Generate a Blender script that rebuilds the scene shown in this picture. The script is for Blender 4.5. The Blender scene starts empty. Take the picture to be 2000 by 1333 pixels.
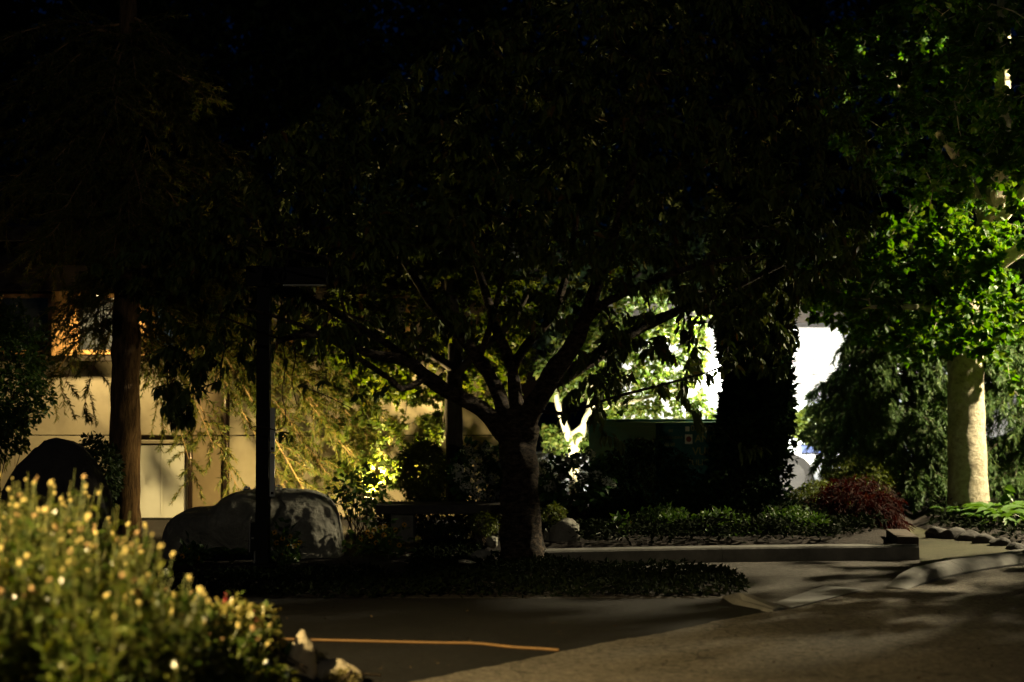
import bpy, bmesh, math, random
import numpy as np
from mathutils import Vector, noise

# ------------------------------------------------------------------ camera, world, exposure
S = bpy.context.scene
C = S.collection
random.seed(7)
R = np.random.default_rng(11)
F = 2000 * 50 / 36.0
CAMZ = 1.6
PITCH = math.atan((756 - 666.5) / F)
cam = bpy.data.cameras.new('camera')
cam.lens = 50; cam.sensor_width = 36; cam.clip_end = 500; cam.clip_start = 0.05
cam.dof.use_dof = True; cam.dof.focus_distance = 12.8; cam.dof.aperture_fstop = 1.15
co = bpy.data.objects.new('camera', cam); C.objects.link(co)
co.location = (0, 0, CAMZ); co.rotation_euler = (math.radians(90) + PITCH, 0, 0)
S.camera = co
w = bpy.data.worlds.new('World'); S.world = w; w.use_nodes = True
nt = w.node_tree
sky = nt.nodes.new('ShaderNodeTexSky'); sky.sky_type = 'NISHITA'; sky.sun_disc = False
sky.sun_elevation = math.radians(1.5); sky.ozone_density = 7; sky.dust_density = 0; sky.sun_rotation = math.radians(200)
nt.nodes['Background'].inputs['Strength'].default_value = 0.010
nt.links.new(sky.outputs[0], nt.nodes['Background'].inputs[0])
S.view_settings.view_transform = 'Standard'; S.view_settings.look = 'None'
S.view_settings.exposure = 0; S.view_settings.gamma = 1
S.cycles.max_bounces = 6; S.cycles.diffuse_bounces = 3; S.cycles.glossy_bounces = 2
S.cycles.transmission_bounces = 4; S.cycles.transparent_max_bounces = 4
S.cycles.sample_clamp_indirect = 3; S.cycles.use_denoising = True
S.cycles.caustics_reflective = False; S.cycles.caustics_refractive = False

# lamp strengths (each lamp is built further down, with its fixture)
STREET_W, GARDEN_W, MAPLE_W, CROWN_FILL_W, WALL_W, PATH_W, SOFFIT_W = 7800, 520, 1600, 14000, 2100, 5000, 520
FAR_W, PALE_FILL_W = 1050, 640

# ------------------------------------------------------------------ helpers
def P(u, v, Y):
    """photo pixel + distance -> point"""
    x, z = (u - 1000) / F, (666.5 - v) / F
    c, s = math.cos(PITCH), math.sin(PITCH)
    dy, dz = c - z * s, s + z * c
    k = Y / dy
    return np.array([x * k, Y, CAMZ + dz * k])
def G(u, v, z=0.0):
    """photo pixel -> point on the ground"""
    d = P(u, v, 1.0) - np.array([0, 0, CAMZ])
    k = (z - CAMZ) / d[2]
    return np.array([d[0] * k, d[1] * k, z])
def unit(a):
    a = np.asarray(a, float)
    return a / np.maximum(np.linalg.norm(a, axis=-1, keepdims=True), 1e-9)

W = {}
def link(o, parent=None):
    C.objects.link(o)
    if parent is not None: o.parent = parent
    return o
def empty(name, loc):
    o = bpy.data.objects.new(name, None); o.location = [float(x) for x in loc]; o.empty_display_size = .1
    W[o] = np.array(loc, float); return link(o)
def tag(o, label=None, cat=None, group=None, kind=None):
    for k, x in (('label', label), ('category', cat), ('group', group), ('kind', kind)):
        if x: o[k] = x
    return o
def thing(name, label, cat, loc, group=None):
    return tag(empty(name, loc), label, cat, group)

class MB:
    def __init__(s): s.v = []; s.f = []
    def add(s, v, f):
        n = len(s.v); s.v += [tuple(map(float, p)) for p in v]; s.f += [tuple(i + n for i in q) for q in f]; return s
    def box(s, c, size, rz=0.0, bev=0.0):
        bm = bmesh.new(); bmesh.ops.create_cube(bm, size=1)
        for v in bm.verts: v.co = Vector((v.co.x * size[0], v.co.y * size[1], v.co.z * size[2]))
        if bev: bmesh.ops.bevel(bm, geom=bm.edges[:], offset=bev, segments=2, affect='EDGES', profile=.6)
        ca, sa = math.cos(rz), math.sin(rz)
        bm.verts.index_update()
        s.add([(c[0] + v.co.x * ca - v.co.y * sa, c[1] + v.co.x * sa + v.co.y * ca, c[2] + v.co.z) for v in bm.verts],
              [[v.index for v in f.verts] for f in bm.faces]); bm.free(); return s
    def tube(s, pts, rad, n=8, jit=0.0, cap=True, ell=None):
        pts = np.array(pts, float); m = len(pts); rad = np.broadcast_to(rad, (m,))
        T = unit(np.gradient(pts, axis=0)); a = np.array([1., 0, 0]) if abs(T[0][0]) < .8 else np.array([0, 1., 0])
        V = []
        for i in range(m):
            a = a - T[i] * (a @ T[i]); a = unit(a); b = np.cross(T[i], a)
            for j in range(n):
                t = 2 * math.pi * j / n
                r = rad[i] * (1 + (jit * noise.noise(Vector(pts[i] * 5 + a * math.cos(t) + b * math.sin(t))) if jit else 0))
                if ell: r *= 1 + ell[0] * math.cos(2 * t + ell[1])
                V.append(pts[i] + (a * math.cos(t) + b * math.sin(t)) * r)
        Fc = [(i * n + j, i * n + (j + 1) % n, (i + 1) * n + (j + 1) % n, (i + 1) * n + j) for i in range(m - 1) for j in range(n)]
        if cap: Fc += [tuple(range(n - 1, -1, -1)), tuple(range((m - 1) * n, m * n))]
        return s.add(V, Fc)
    def lathe(s, prof, c, n=12):
        V = [(c[0] + r * math.cos(2 * math.pi * j / n), c[1] + r * math.sin(2 * math.pi * j / n), c[2] + z) for r, z in prof for j in range(n)]
        m = len(prof)
        Fc = [(i * n + j, i * n + (j + 1) % n, (i + 1) * n + (j + 1) % n, (i + 1) * n + j) for i in range(m - 1) for j in range(n)]
        return s.add(V, Fc + [tuple(range(n - 1, -1, -1)), tuple(range((m - 1) * n, m * n))])
    def prism(s, poly, z0, z1):
        n = len(poly)
        V = [(p[0], p[1], z0) for p in poly] + [(p[0], p[1], z1) for p in poly]
        return s.add(V, [tuple(range(n - 1, -1, -1)), tuple(range(n, 2 * n))] + [(i, (i + 1) % n, n + (i + 1) % n, n + i) for i in range(n)])
    def build(s, name, mat, parent=None, origin=None, smooth=False):
        o0 = W[parent] if parent is not None else np.array(origin if origin is not None else (0, 0, 0), float)
        me = bpy.data.meshes.new(name)
        me.from_pydata([tuple(np.array(p) - o0) for p in s.v], [], s.f); me.update()
        if smooth: me.polygons.foreach_set('use_smooth', [True] * len(me.polygons))
        me.materials.append(mat)
        o = bpy.data.objects.new(name, me); link(o, parent); W[o] = o0
        if parent is None: o.location = [float(x) for x in o0]
        return o

def sharp(o, ang=35):
    me = o.data
    try: me.set_sharp_from_angle(angle=math.radians(ang))
    except Exception: pass
    return o

# leaf templates: verts (x side, y along, z normal), triangles
def tmpl_long(w_=.36, droop=.35, fold=.10):
    rows = [(0, 0), (.16, .6), (.40, 1.0), (.68, .78), (.88, .34), (1.0, 0)]
    V, T = [], []
    idx = []
    for t, k in rows:
        z = -droop * t * t
        if k == 0: idx.append([len(V)]); V.append((0, t, z))
        else:
            idx.append([len(V), len(V) + 1, len(V) + 2])
            V += [(-w_ / 2 * k, t, z + fold * k), (0, t, z), (w_ / 2 * k, t, z + fold * k)]
    for a, b in zip(idx, idx[1:]):
        if len(a) == 1: T += [(a[0], b[1], b[0]), (a[0], b[2], b[1])]
        elif len(b) == 1: T += [(a[0], a[1], b[0]), (a[1], a[2], b[0])]
        else: T += [(a[0], a[1], b[1]), (a[0], b[1], b[0]), (a[1], a[2], b[2]), (a[1], b[2], b[1])]
    return np.array(V, float), np.array(T)
T_CHERRY = tmpl_long()
T_ROUND = (np.array([(0, 0, 0), (-.34, .18, .05), (-.42, .48, .06), (-.2, .82, .0), (0, 1.05, -.1), (.2, .82, .0), (.42, .48, .06), (.34, .18, .05), (0, .5, -.03)], float),
           np.array([(0, 8, 1), (1, 8, 2), (2, 8, 3), (3, 8, 4), (4, 8, 5), (5, 8, 6), (6, 8, 7), (7, 8, 0)]))
T_SMALL = (np.array([(0, 0, 0), (-.28, .45, .08), (0, 1, -.08), (.28, .45, .08)], float), np.array([(0, 2, 1), (0, 3, 2)]))
T_NEEDLE = (np.array([(-.07, 0, 0), (.07, 0, 0), (.06, .6, -.03), (0, 1, -.12), (-.06, .6, -.03)], float), np.array([(0, 1, 2), (0, 2, 4), (4, 2, 3)]))
T_BLADE = (np.array([(-.06, 0, 0), (.06, 0, 0), (.075, .4, 0), (-.075, .4, 0), (.05, .75, -.08), (-.05, .75, -.08), (0, 1, -.22)], float),
           np.array([(0, 1, 2), (0, 2, 3), (3, 2, 4), (3, 4, 5), (5, 4, 6)]))
T_MAPLE = (np.array([(0, 0, 0), (-.5, .1, .03), (-.22, .35, 0), (-.55, .62, -.04), (-.14, .62, .03), (0, 1.05, -.1), (.14, .62, .03), (.55, .62, -.04), (.22, .35, 0), (.5, .1, .03)], float),
           np.array([(0, 2, 1), (0, 4, 2), (2, 4, 3), (0, 6, 4), (4, 6, 5), (0, 8, 6), (6, 8, 7), (0, 9, 8)]))

def cloud(name, tm, pos, D, size, mat, parent=None, origin=None, up=None, roll=.5, smooth=False):
    pos = np.asarray(pos, float); n = len(pos); D = unit(D)
    U = np.tile(np.array([0, 0, 1.]), (n, 1)) if up is None else np.asarray(up, float)
    U = U + R.normal(0, roll, (n, 3))
    N = unit(U - D * (U * D).sum(1, keepdims=True)); X = np.cross(D, N)
    size = np.broadcast_to(size, (n,))[:, None, None]
    tv, tt = tm
    V = pos[:, None] + size * (tv[None, :, 0:1] * X[:, None] + tv[None, :, 1:2] * D[:, None] + tv[None, :, 2:3] * N[:, None])
    T = (tt[None] + (np.arange(n) * len(tv))[:, None, None]).reshape(-1)
    o0 = W[parent] if parent is not None else np.array(origin if origin is not None else (0, 0, 0), float)
    me = bpy.data.meshes.new(name); nv = n * len(tv); ntri = n * len(tt)
    me.vertices.add(nv); me.vertices.foreach_set('co', (V.reshape(-1, 3) - o0).ravel())
    me.loops.add(ntri * 3); me.loops.foreach_set('vertex_index', T.astype(np.int32))
    me.polygons.add(ntri); me.polygons.foreach_set('loop_start', np.arange(0, ntri * 3, 3, dtype=np.int32))
    me.polygons.foreach_set('use_smooth', [smooth] * ntri)
    me.update(calc_edges=True); me.validate()
    me.materials.append(mat)
    o = bpy.data.objects.new(name, me); link(o, parent); W[o] = o0
    if parent is None: o.location = [float(x) for x in o0]
    return o

# ------------------------------------------------------------------ materials
def nmat(name):
    m = bpy.data.materials.new(name); m.use_nodes = True
    t = m.node_tree; return m, t, t.nodes['Principled BSDF']
def ramp(t, fac, stops):
    r = t.nodes.new('ShaderNodeValToRGB'); e = r.color_ramp.elements
    while len(e) < len(stops): e.new(.5)
    for q, (p, c) in zip(e, stops): q.position = p; q.color = (*c, 1)
    t.links.new(fac, r.inputs[0]); return r.outputs[0]
def coords(t):
    g = t.nodes.new('ShaderNodeNewGeometry'); return g.outputs['Position']
def noise_n(t, scale, detail=6, rough=.6, vec=None, stretch=None):
    n = t.nodes.new('ShaderNodeTexNoise'); n.inputs['Scale'].default_value = scale
    n.inputs['Detail'].default_value = detail; n.inputs['Roughness'].default_value = rough
    v = vec if vec is not None else coords(t)
    if stretch:
        mp = t.nodes.new('ShaderNodeMapping'); mp.inputs['Scale'].default_value = stretch; t.links.new(v, mp.inputs[0]); v = mp.outputs[0]
    t.links.new(v, n.inputs['Vector']); return n.outputs['Fac']
def bump(t, bs, h, strength=.5, dist=.02):
    b = t.nodes.new('ShaderNodeBump'); b.inputs['Strength'].default_value = strength; b.inputs['Distance'].default_value = dist
    t.links.new(h, b.inputs['Height']); t.links.new(b.outputs[0], bs.inputs['Normal'])
def leafmat(name, stops, rough=.45, tr=.35, spec=.35):
    m, t, b = nmat(name)
    g = t.nodes.new('ShaderNodeNewGeometry')
    c = ramp(t, g.outputs['Random Per Island'], stops)
    t.links.new(c, b.inputs['Base Color']); b.inputs['Roughness'].default_value = rough
    b.inputs['Specular IOR Level'].default_value = spec
    tl = t.nodes.new('ShaderNodeBsdfTranslucent'); mx = t.nodes.new('ShaderNodeMixShader'); mx.inputs[0].default_value = tr
    hs = t.nodes.new('ShaderNodeHueSaturation'); hs.inputs['Hue'].default_value = .49; hs.inputs['Saturation'].default_value = 1.15; hs.inputs['Value'].default_value = 1.3
    t.links.new(c, hs.inputs['Color']); t.links.new(hs.outputs[0], tl.inputs[0])
    t.links.new(b.outputs[0], mx.inputs[1]); t.links.new(tl.outputs[0], mx.inputs[2])
    t.links.new(mx.outputs[0], t.nodes['Material Output'].inputs[0]); return m
def rough_mat(name, stops, scale=4, rough=.8, bs=.5, bd=.02, fine=40, stretch=None, spec=.4, metal=0):
    m, t, b = nmat(name)
    a = noise_n(t, scale, 8, .65, stretch=stretch)
    t.links.new(ramp(t, a, stops), b.inputs['Base Color']); b.inputs['Roughness'].default_value = rough
    b.inputs['Specular IOR Level'].default_value = spec; b.inputs['Metallic'].default_value = metal
    if bs: bump(t, b, noise_n(t, fine, 6, .7, stretch=stretch), bs, bd)
    return m
def plain(name, col, rough=.5, metal=0, emit=None):
    m, t, b = nmat(name); b.inputs['Roughness'].default_value = rough; b.inputs['Metallic'].default_value = metal
    n = noise_n(t, 9, 5)
    t.links.new(ramp(t, n, [(.3, tuple(x * .8 for x in col)), (.7, tuple(min(1, x * 1.1) for x in col))]), b.inputs['Base Color'])
    if emit: b.inputs['Emission Color'].default_value = (*emit[0], 1); b.inputs['Emission Strength'].default_value = emit[1]
    return m
def g3(x): return (x, x, x)
M = {}
M['cherry_leaf'] = leafmat('cherry_leaf', [(0, (.03, .05, .010)), (.5, (.05, .075, .014)), (.93, (.085, .10, .02)), (1, (.10, .05, .012))], .6, .09, .18)
M['maple_leaf'] = leafmat('maple_leaf', [(0, (.05, .09, .012)), (.6, (.09, .13, .02)), (1, (.14, .15, .03))], .5, .45)
M['pale_leaf'] = leafmat('pale_leaf', [(0, (.05, .09, .015)), (.6, (.09, .14, .025)), (1, (.16, .16, .04))], .5, .45)
M['lime_leaf'] = leafmat('lime_leaf', [(0, (.03, .09, .012)), (.6, (.055, .125, .016)), (1, (.10, .15, .025))], .5, .45, .2)
M['needle'] = leafmat('needle', [(0, (.055, .085, .012)), (.6, (.10, .12, .018)), (1, (.17, .14, .03))], .6, .4)
M['cedar'] = leafmat('cedar', [(0, (.035, .075, .018)), (.7, (.055, .105, .025)), (1, (.09, .12, .03))], .55, .25)
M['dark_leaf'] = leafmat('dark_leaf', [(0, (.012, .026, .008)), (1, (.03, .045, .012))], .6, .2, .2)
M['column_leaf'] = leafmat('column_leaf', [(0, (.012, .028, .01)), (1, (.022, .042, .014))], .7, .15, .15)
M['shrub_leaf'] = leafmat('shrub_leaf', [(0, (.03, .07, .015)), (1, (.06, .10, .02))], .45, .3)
M['hydrangea_leaf'] = leafmat('hydrangea_leaf', [(0, (.03, .08, .02)), (1, (.05, .11, .03))], .45, .3)
M['olive_leaf'] = leafmat('olive_leaf', [(0, (.05, .075, .012)), (1, (.10, .12, .02))], .5, .3)
M['red_leaf'] = leafmat('red_leaf', [(0, (.012, .004, .003)), (.7, (.026, .006, .004)), (1, (.042, .014, .006))], .75, .3, .1)
M['bed_leaf'] = leafmat('bed_leaf', [(0, (.018, .036, .005)), (.6, (.045, .068, .010)), (1, (.12, .12, .02))], .32, .3, .6)
M['spurge_leaf'] = leafmat('spurge_leaf', [(0, (.06, .09, .018)), (.6, (.15, .15, .035)), (1, (.26, .21, .06))], .38, .3, .5)
M['hosta_leaf'] = leafmat('hosta_leaf', [(0, (.04, .11, .02)), (1, (.09, .16, .03))], .4, .3, .5)
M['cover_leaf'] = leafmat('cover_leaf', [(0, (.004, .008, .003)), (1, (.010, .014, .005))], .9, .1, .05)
M['sedum'] = leafmat('sedum', [(0, (.12, .11, .03)), (1, (.25, .21, .08))], .6, .3)
M['seed'] = rough_mat('seed', [(.3, (.26, .20, .06)), (.7, (.48, .39, .14))], 60, .8, .6, .004, 300)
M['seed_brown'] = rough_mat('seed_brown', [(.3, (.16, .09, .03)), (.7, (.34, .22, .10))], 60, .8, .6, .004, 300)
M['stalk'] = leafmat('stalk', [(0, (.045, .06, .012)), (1, (.09, .09, .022))], .5, .1)
M['white_flower'] = leafmat('white_flower', [(0, (.45, .47, .42)), (1, (.65, .66, .62))], .7, .35, .2)
M['blue_flower'] = leafmat('blue_flower', [(0, (.06, .10, .45)), (1, (.12, .18, .6))], .7, .3, .2)
M['yellow_petal'] = leafmat('yellow_petal', [(0, (.65, .33, .02)), (1, (.8, .45, .04))], .6, .3, .2)
M['flower_eye'] = plain('flower_eye', (.02, .012, .008), .8)
M['pink_flower'] = leafmat('pink_flower', [(0, (.35, .04, .07)), (1, (.5, .10, .12))], .6, .3)
M['litter'] = leafmat('litter', [(0, (.03, .02, .01)), (1, (.10, .07, .035))], .8, .1, .1)
M['dead_leaf'] = leafmat('dead_leaf', [(0, (.16, .05, .015)), (1, (.28, .11, .03))], .7, .25)

def barkmat(name, stops, rings=False, scale=14, vs=(1, 1, .25), bs=.9, bd=.03):
    m, t, b = nmat(name)
    a = noise_n(t, scale, 8, .7, stretch=(1, 1, 1.8) if rings == 'plates' else (.35, .35, 2.2) if rings else vs)
    t.links.new(ramp(t, a, stops), b.inputs['Base Color']); b.inputs['Roughness'].default_value = .85
    b.inputs['Specular IOR Level'].default_value = .25
    bump(t, b, a, bs, bd); return m
M['cherry_bark'] = barkmat('cherry_bark', [(.40, (.006, .005, .004)), (.50, (.045, .032, .022)), (.66, (.12, .088, .06))], 'plates', 17, bs=1, bd=.06)
M['conifer_bark'] = barkmat('conifer_bark', [(.35, (.035, .02, .011)), (.65, (.18, .11, .055))], False, 22, (1, 1, .18), 1, .05)
M['twig_orange'] = barkmat('twig_orange', [(.3, (.20, .12, .05)), (.7, (.40, .26, .12))], False, 22)
M['grey_bark'] = barkmat('grey_bark', [(.3, (.04, .033, .025)), (.7, (.09, .075, .055))], False, 16)
M['lime_bark'] = barkmat('lime_bark', [(.28, (.20, .165, .105)), (.5, (.40, .35, .25)), (.72, (.54, .48, .36))], False, 16, (1, 1, 1.1), 1, .03)
M['pale_bark'] = barkmat('pale_bark', [(.3, (.42, .38, .26)), (.7, (.62, .57, .42))], False, 10)
M['dark_bark'] = barkmat('dark_bark', [(.3, (.02, .015, .01)), (.7, (.05, .04, .03))], False, 12)
M['vine'] = barkmat('vine', [(.3, (.03, .02, .012)), (.7, (.07, .05, .03))], False, 30)

def asphalt(name, dark, light, fine=190, crack=0.0):
    m, t, b = nmat(name)
    big = noise_n(t, .8, 6, .6); sp = noise_n(t, fine, 7, .95); md = noise_n(t, 9, 6, .8)
    def mul(x, y, op='MULTIPLY'):
        q = t.nodes.new('ShaderNodeMath'); q.operation = op
        for i, e in enumerate((x, y)):
            if isinstance(e, float): q.inputs[i].default_value = e
            else: t.links.new(e, q.inputs[i])
        return q.outputs[0]
    col0 = ramp(t, sp, [(.36, dark), (.52, tuple(x * .55 + y * .45 for x, y in zip(dark, light))), (.68, light)])
    var = ramp(t, mul(big, mul(md, .5, 'ADD')), [(.3, g3(.45)), (.65, g3(1))])
    m0 = t.nodes.new('ShaderNodeMixRGB'); m0.blend_type = 'MULTIPLY'; m0.inputs[0].default_value = 1
    t.links.new(col0, m0.inputs[1]); t.links.new(var, m0.inputs[2]); col = m0.outputs[0]
    if crack:
        wv = t.nodes.new('ShaderNodeVectorMath'); wv.operation = 'ADD'
        nz = t.nodes.new('ShaderNodeTexNoise'); nz.inputs['Scale'].default_value = 2.5; t.links.new(coords(t), nz.inputs['Vector'])
        sc = t.nodes.new('ShaderNodeVectorMath'); sc.operation = 'SCALE'; sc.inputs['Scale'].default_value = .5
        t.links.new(nz.outputs['Color'], sc.inputs[0]); t.links.new(coords(t), wv.inputs[0]); t.links.new(sc.outputs[0], wv.inputs[1])
        v = t.nodes.new('ShaderNodeTexVoronoi'); v.feature = 'DISTANCE_TO_EDGE'; v.inputs['Scale'].default_value = .75; t.links.new(wv.outputs[0], v.inputs['Vector'])
        k = ramp(t, v.outputs['Distance'], [(.0, g3(1 - crack)), (.007, g3(1))])
        mm = t.nodes.new('ShaderNodeMixRGB'); mm.blend_type = 'MULTIPLY'; mm.inputs[0].default_value = 1
        t.links.new(col, mm.inputs[1]); t.links.new(k, mm.inputs[2]); col = mm.outputs[0]
    t.links.new(col, b.inputs['Base Color'])
    b.inputs['Roughness'].default_value = .85; b.inputs['Specular IOR Level'].default_value = .25
    bump(t, b, noise_n(t, 26, 7, .95), 1, .05); return m
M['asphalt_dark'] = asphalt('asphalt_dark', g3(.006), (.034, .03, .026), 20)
M['asphalt_worn'] = asphalt('asphalt_worn', (.03, .027, .023), (.52, .46, .37), 20, .6)
M['asphalt_lane'] = asphalt('asphalt_lane', (.035, .032, .028), (.26, .235, .20), 20, .5)
M['gravel'] = asphalt('gravel', (.05, .05, .025), (.19, .18, .10), 90)
M['soil'] = rough_mat('soil', [(.3, (.010, .007, .005)), (.7, (.028, .019, .013))], 9, .95, 1, .05, 30)
M['land'] = rough_mat('land', [(.3, (.012, .014, .008)), (.7, (.035, .035, .02))], 3, .95, .8, .05, 20)
M['concrete'] = rough_mat('concrete', [(.3, (.075, .075, .068)), (.7, (.17, .165, .15))], 6, .85, .5, .008, 120)
M['slab'] = rough_mat('slab', [(.3, (.09, .09, .088)), (.7, (.17, .17, .165))], 5, .85, .4, .006, 120)
M['rock'] = rough_mat('rock', [(.3, (.13, .13, .11)), (.5, (.23, .225, .19)), (.7, (.34, .33, .28))], 5, .9, 1, .05, 18)
M['pale_rock'] = rough_mat('pale_rock', [(.25, (.26, .22, .15)), (.75, (.45, .39, .28))], 9, .85, .8, .02, 40)
M['dark_rock'] = rough_mat('dark_rock', [(.25, (.03, .028, .026)), (.75, (.07, .065, .06))], 5, .9, .8, .03, 26)
M['beige_wall'] = rough_mat('beige_wall', [(.3, (.24, .20, .13)), (.7, (.38, .33, .23))], 1.6, .85, .25, .006, 60)
M['tan_panel'] = rough_mat('tan_panel', [(.3, (.15, .11, .06)), (.7, (.24, .18, .10))], 2, .8, .2, .005, 60)
M['white_panel'] = rough_mat('white_panel', [(.3, (.58, .57, .50)), (.7, (.70, .69, .62))], 2, .6, .1, .003, 60)
M['white_wall'] = rough_mat('white_wall', [(.3, (.70, .69, .66)), (.7, (.82, .81, .78))], 2, .7, .15, .004, 60)
M['wood_trim'] = rough_mat('wood_trim', [(.3, (.22, .11, .035)), (.7, (.42, .24, .09))], 14, .5, .2, .004, 60, (1, 1, .1))
M['brown_fascia'] = rough_mat('brown_fascia', [(.3, (.014, .010, .006)), (.7, (.03, .02, .011))], 8, .6, .2, .004, 60)
M['timber'] = rough_mat('timber', [(.3, (.03, .022, .015)), (.7, (.07, .05, .035))], 14, .85, .6, .01, 60, (.2, 1, 1))
M['grey_roof'] = rough_mat('grey_roof', [(.3, g3(.03)), (.7, g3(.07))], 8, .9, .5, .01, 60)
M['black_metal'] = plain('black_metal', g3(.008), .65, .0); M['black_metal'].node_tree.nodes['Principled BSDF'].inputs['Specular IOR Level'].default_value = .15
M['grey_metal'] = plain('grey_metal', (.22, .22, .21), .45, .3)
M['white_plastic'] = plain('white_plastic', (.55, .56, .56), .5)
M['bronze_pipe'] = plain('bronze_pipe', (.06, .04, .03), .25, .6)
M['green_steel'] = plain('green_steel', (.008, .10, .08), .5)
M['yellow_print'] = plain('yellow_print', (.34, .29, .07), .6)
M['white_print'] = plain('white_print', (.75, .72, .5), .6)
M['red_print'] = plain('red_print', (.22, .04, .02), .6)
M['orange_cord'] = plain('orange_cord', (.15, .078, .02), .7)
M['car_white'] = plain('car_white', (.72, .76, .80), .2)
M['rubber'] = plain('rubber', g3(.015), .7)
M['chrome'] = plain('chrome', g3(.6), .2, .9)
M['tail_red'] = plain('tail_red', (.4, .02, .02), .25)
M['blue_print'] = plain('blue_print', (.10, .14, .32), .4)
def glassy(name, col, rough=.06, emit=None):
    m, t, b = nmat(name); b.inputs['Base Color'].default_value = (*col, 1); b.inputs['Roughness'].default_value = rough
    b.inputs['Specular IOR Level'].default_value = .8
    if emit: b.inputs['Emission Color'].default_value = (*emit[0], 1); b.inputs['Emission Strength'].default_value = emit[1]
    return m
M['dark_glass'] = glassy('dark_glass', (.02, .022, .025))
M['lit_glass'] = glassy('lit_glass', (.03, .03, .03), .1, ((1, .62, .22), .10))
M['reflection_glow_glass'] = glassy('reflection_glow_glass', (.03, .04, .05), .1, ((.5, .72, .8), .10))  # faint bluish glow stands in for a reflection on the pane
def lampglass(name, col, s):
    m, t, b = nmat(name); b.inputs['Base Color'].default_value = (.8, .8, .8, 1)
    b.inputs['Emission Color'].default_value = (*col, 1); b.inputs['Emission Strength'].default_value = s; return m
WARM, YELLOW, COOL, AMBER = (1, .84, .52), (1, .74, .30), (1, .97, .88), (1, .74, .33)
M['warm_lens'] = lampglass('warm_lens', WARM, 40); M['yellow_lens'] = lampglass('yellow_lens', YELLOW, 30)
M['cool_lens'] = lampglass('cool_lens', COOL, 30); M['amber_lens'] = lampglass('amber_lens', AMBER, 30)

def light(name, kind, loc, power, col, parent, size=.1, target=None, spot=None, blend=.6):
    l = bpy.data.lights.new(name, kind); l.energy = power; l.color = col
    l.shadow_soft_size = size
    if kind == 'SPOT': l.spot_size = math.radians(spot); l.spot_blend = blend
    o = bpy.data.objects.new(name, l); link(o, parent)
    o.location = [float(x) for x in (np.array(loc) - W[parent])]
    if target is not None:
        d = Vector([float(x) for x in np.array(target) - np.array(loc)]); o.rotation_euler = d.to_track_quat('-Z', 'Y').to_euler()
    return o

# ------------------------------------------------------------------ ground, roads, kerbs
def sheet(name, poly, z, mat, kind='structure', edge=.0):
    n = len(poly); bm = bmesh.new()
    vs = [bm.verts.new((float(p[0]), float(p[1]), z)) for p in poly]; f = bm.faces.new(vs)
    if f.normal.z < 0: f.normal_flip()
    bmesh.ops.triangulate(bm, faces=[f])
    me = bpy.data.meshes.new(name); bm.to_mesh(me); bm.free(); me.materials.append(mat)
    o = bpy.data.objects.new(name, me); link(o); W[o] = np.zeros(3)
    if kind: o['kind'] = kind
    return o
sheet('ground', [(-120, -40), (120, -40), (120, 160), (-120, 160)], -.012, M['land'])
seam = [G(640, 1400), G(800, 1333), G(960, 1301), G(1100, 1272), G(1210, 1250), G(1300, 1236), G(1400, 1213), G(1490, 1197)]
sm = []
for a, b in zip(seam, seam[1:]):
    for k in range(10): t = k / 10; q = a * (1 - t) + b * t; sm.append(q + np.array([0, .022 * noise.noise(Vector(q * 6)) + .012 * R.normal(), 0]))
sm.append(seam[-1])
sheet('road', [(-1.2, -30)] + [p for p in sm] + [G(1545, 1190), G(1690, 1153), G(1775, 1150), G(1850, 1129), G(1930, 1113), G(2010, 1103), G(2160, 1091), (30, 14.2), (30, -30)], 0, M['asphalt_worn'])
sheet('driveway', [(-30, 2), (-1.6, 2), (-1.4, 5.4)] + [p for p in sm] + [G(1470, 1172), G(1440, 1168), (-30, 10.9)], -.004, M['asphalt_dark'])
lane_far = 13.35
sheet('lane', [(-2, 11), G(1480, 1176), G(1550, 1192), G(1695, 1154), G(1790, 1150), G(1805, 1094), (4.0, 13.4), (-2, 13.4)], -.008, M['asphalt_lane'])
sheet('gutter_slab', [G(1512, 1179), G(1545, 1189), G(1691, 1152.6), G(1612, 1145)], .006, M['slab'])

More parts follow.
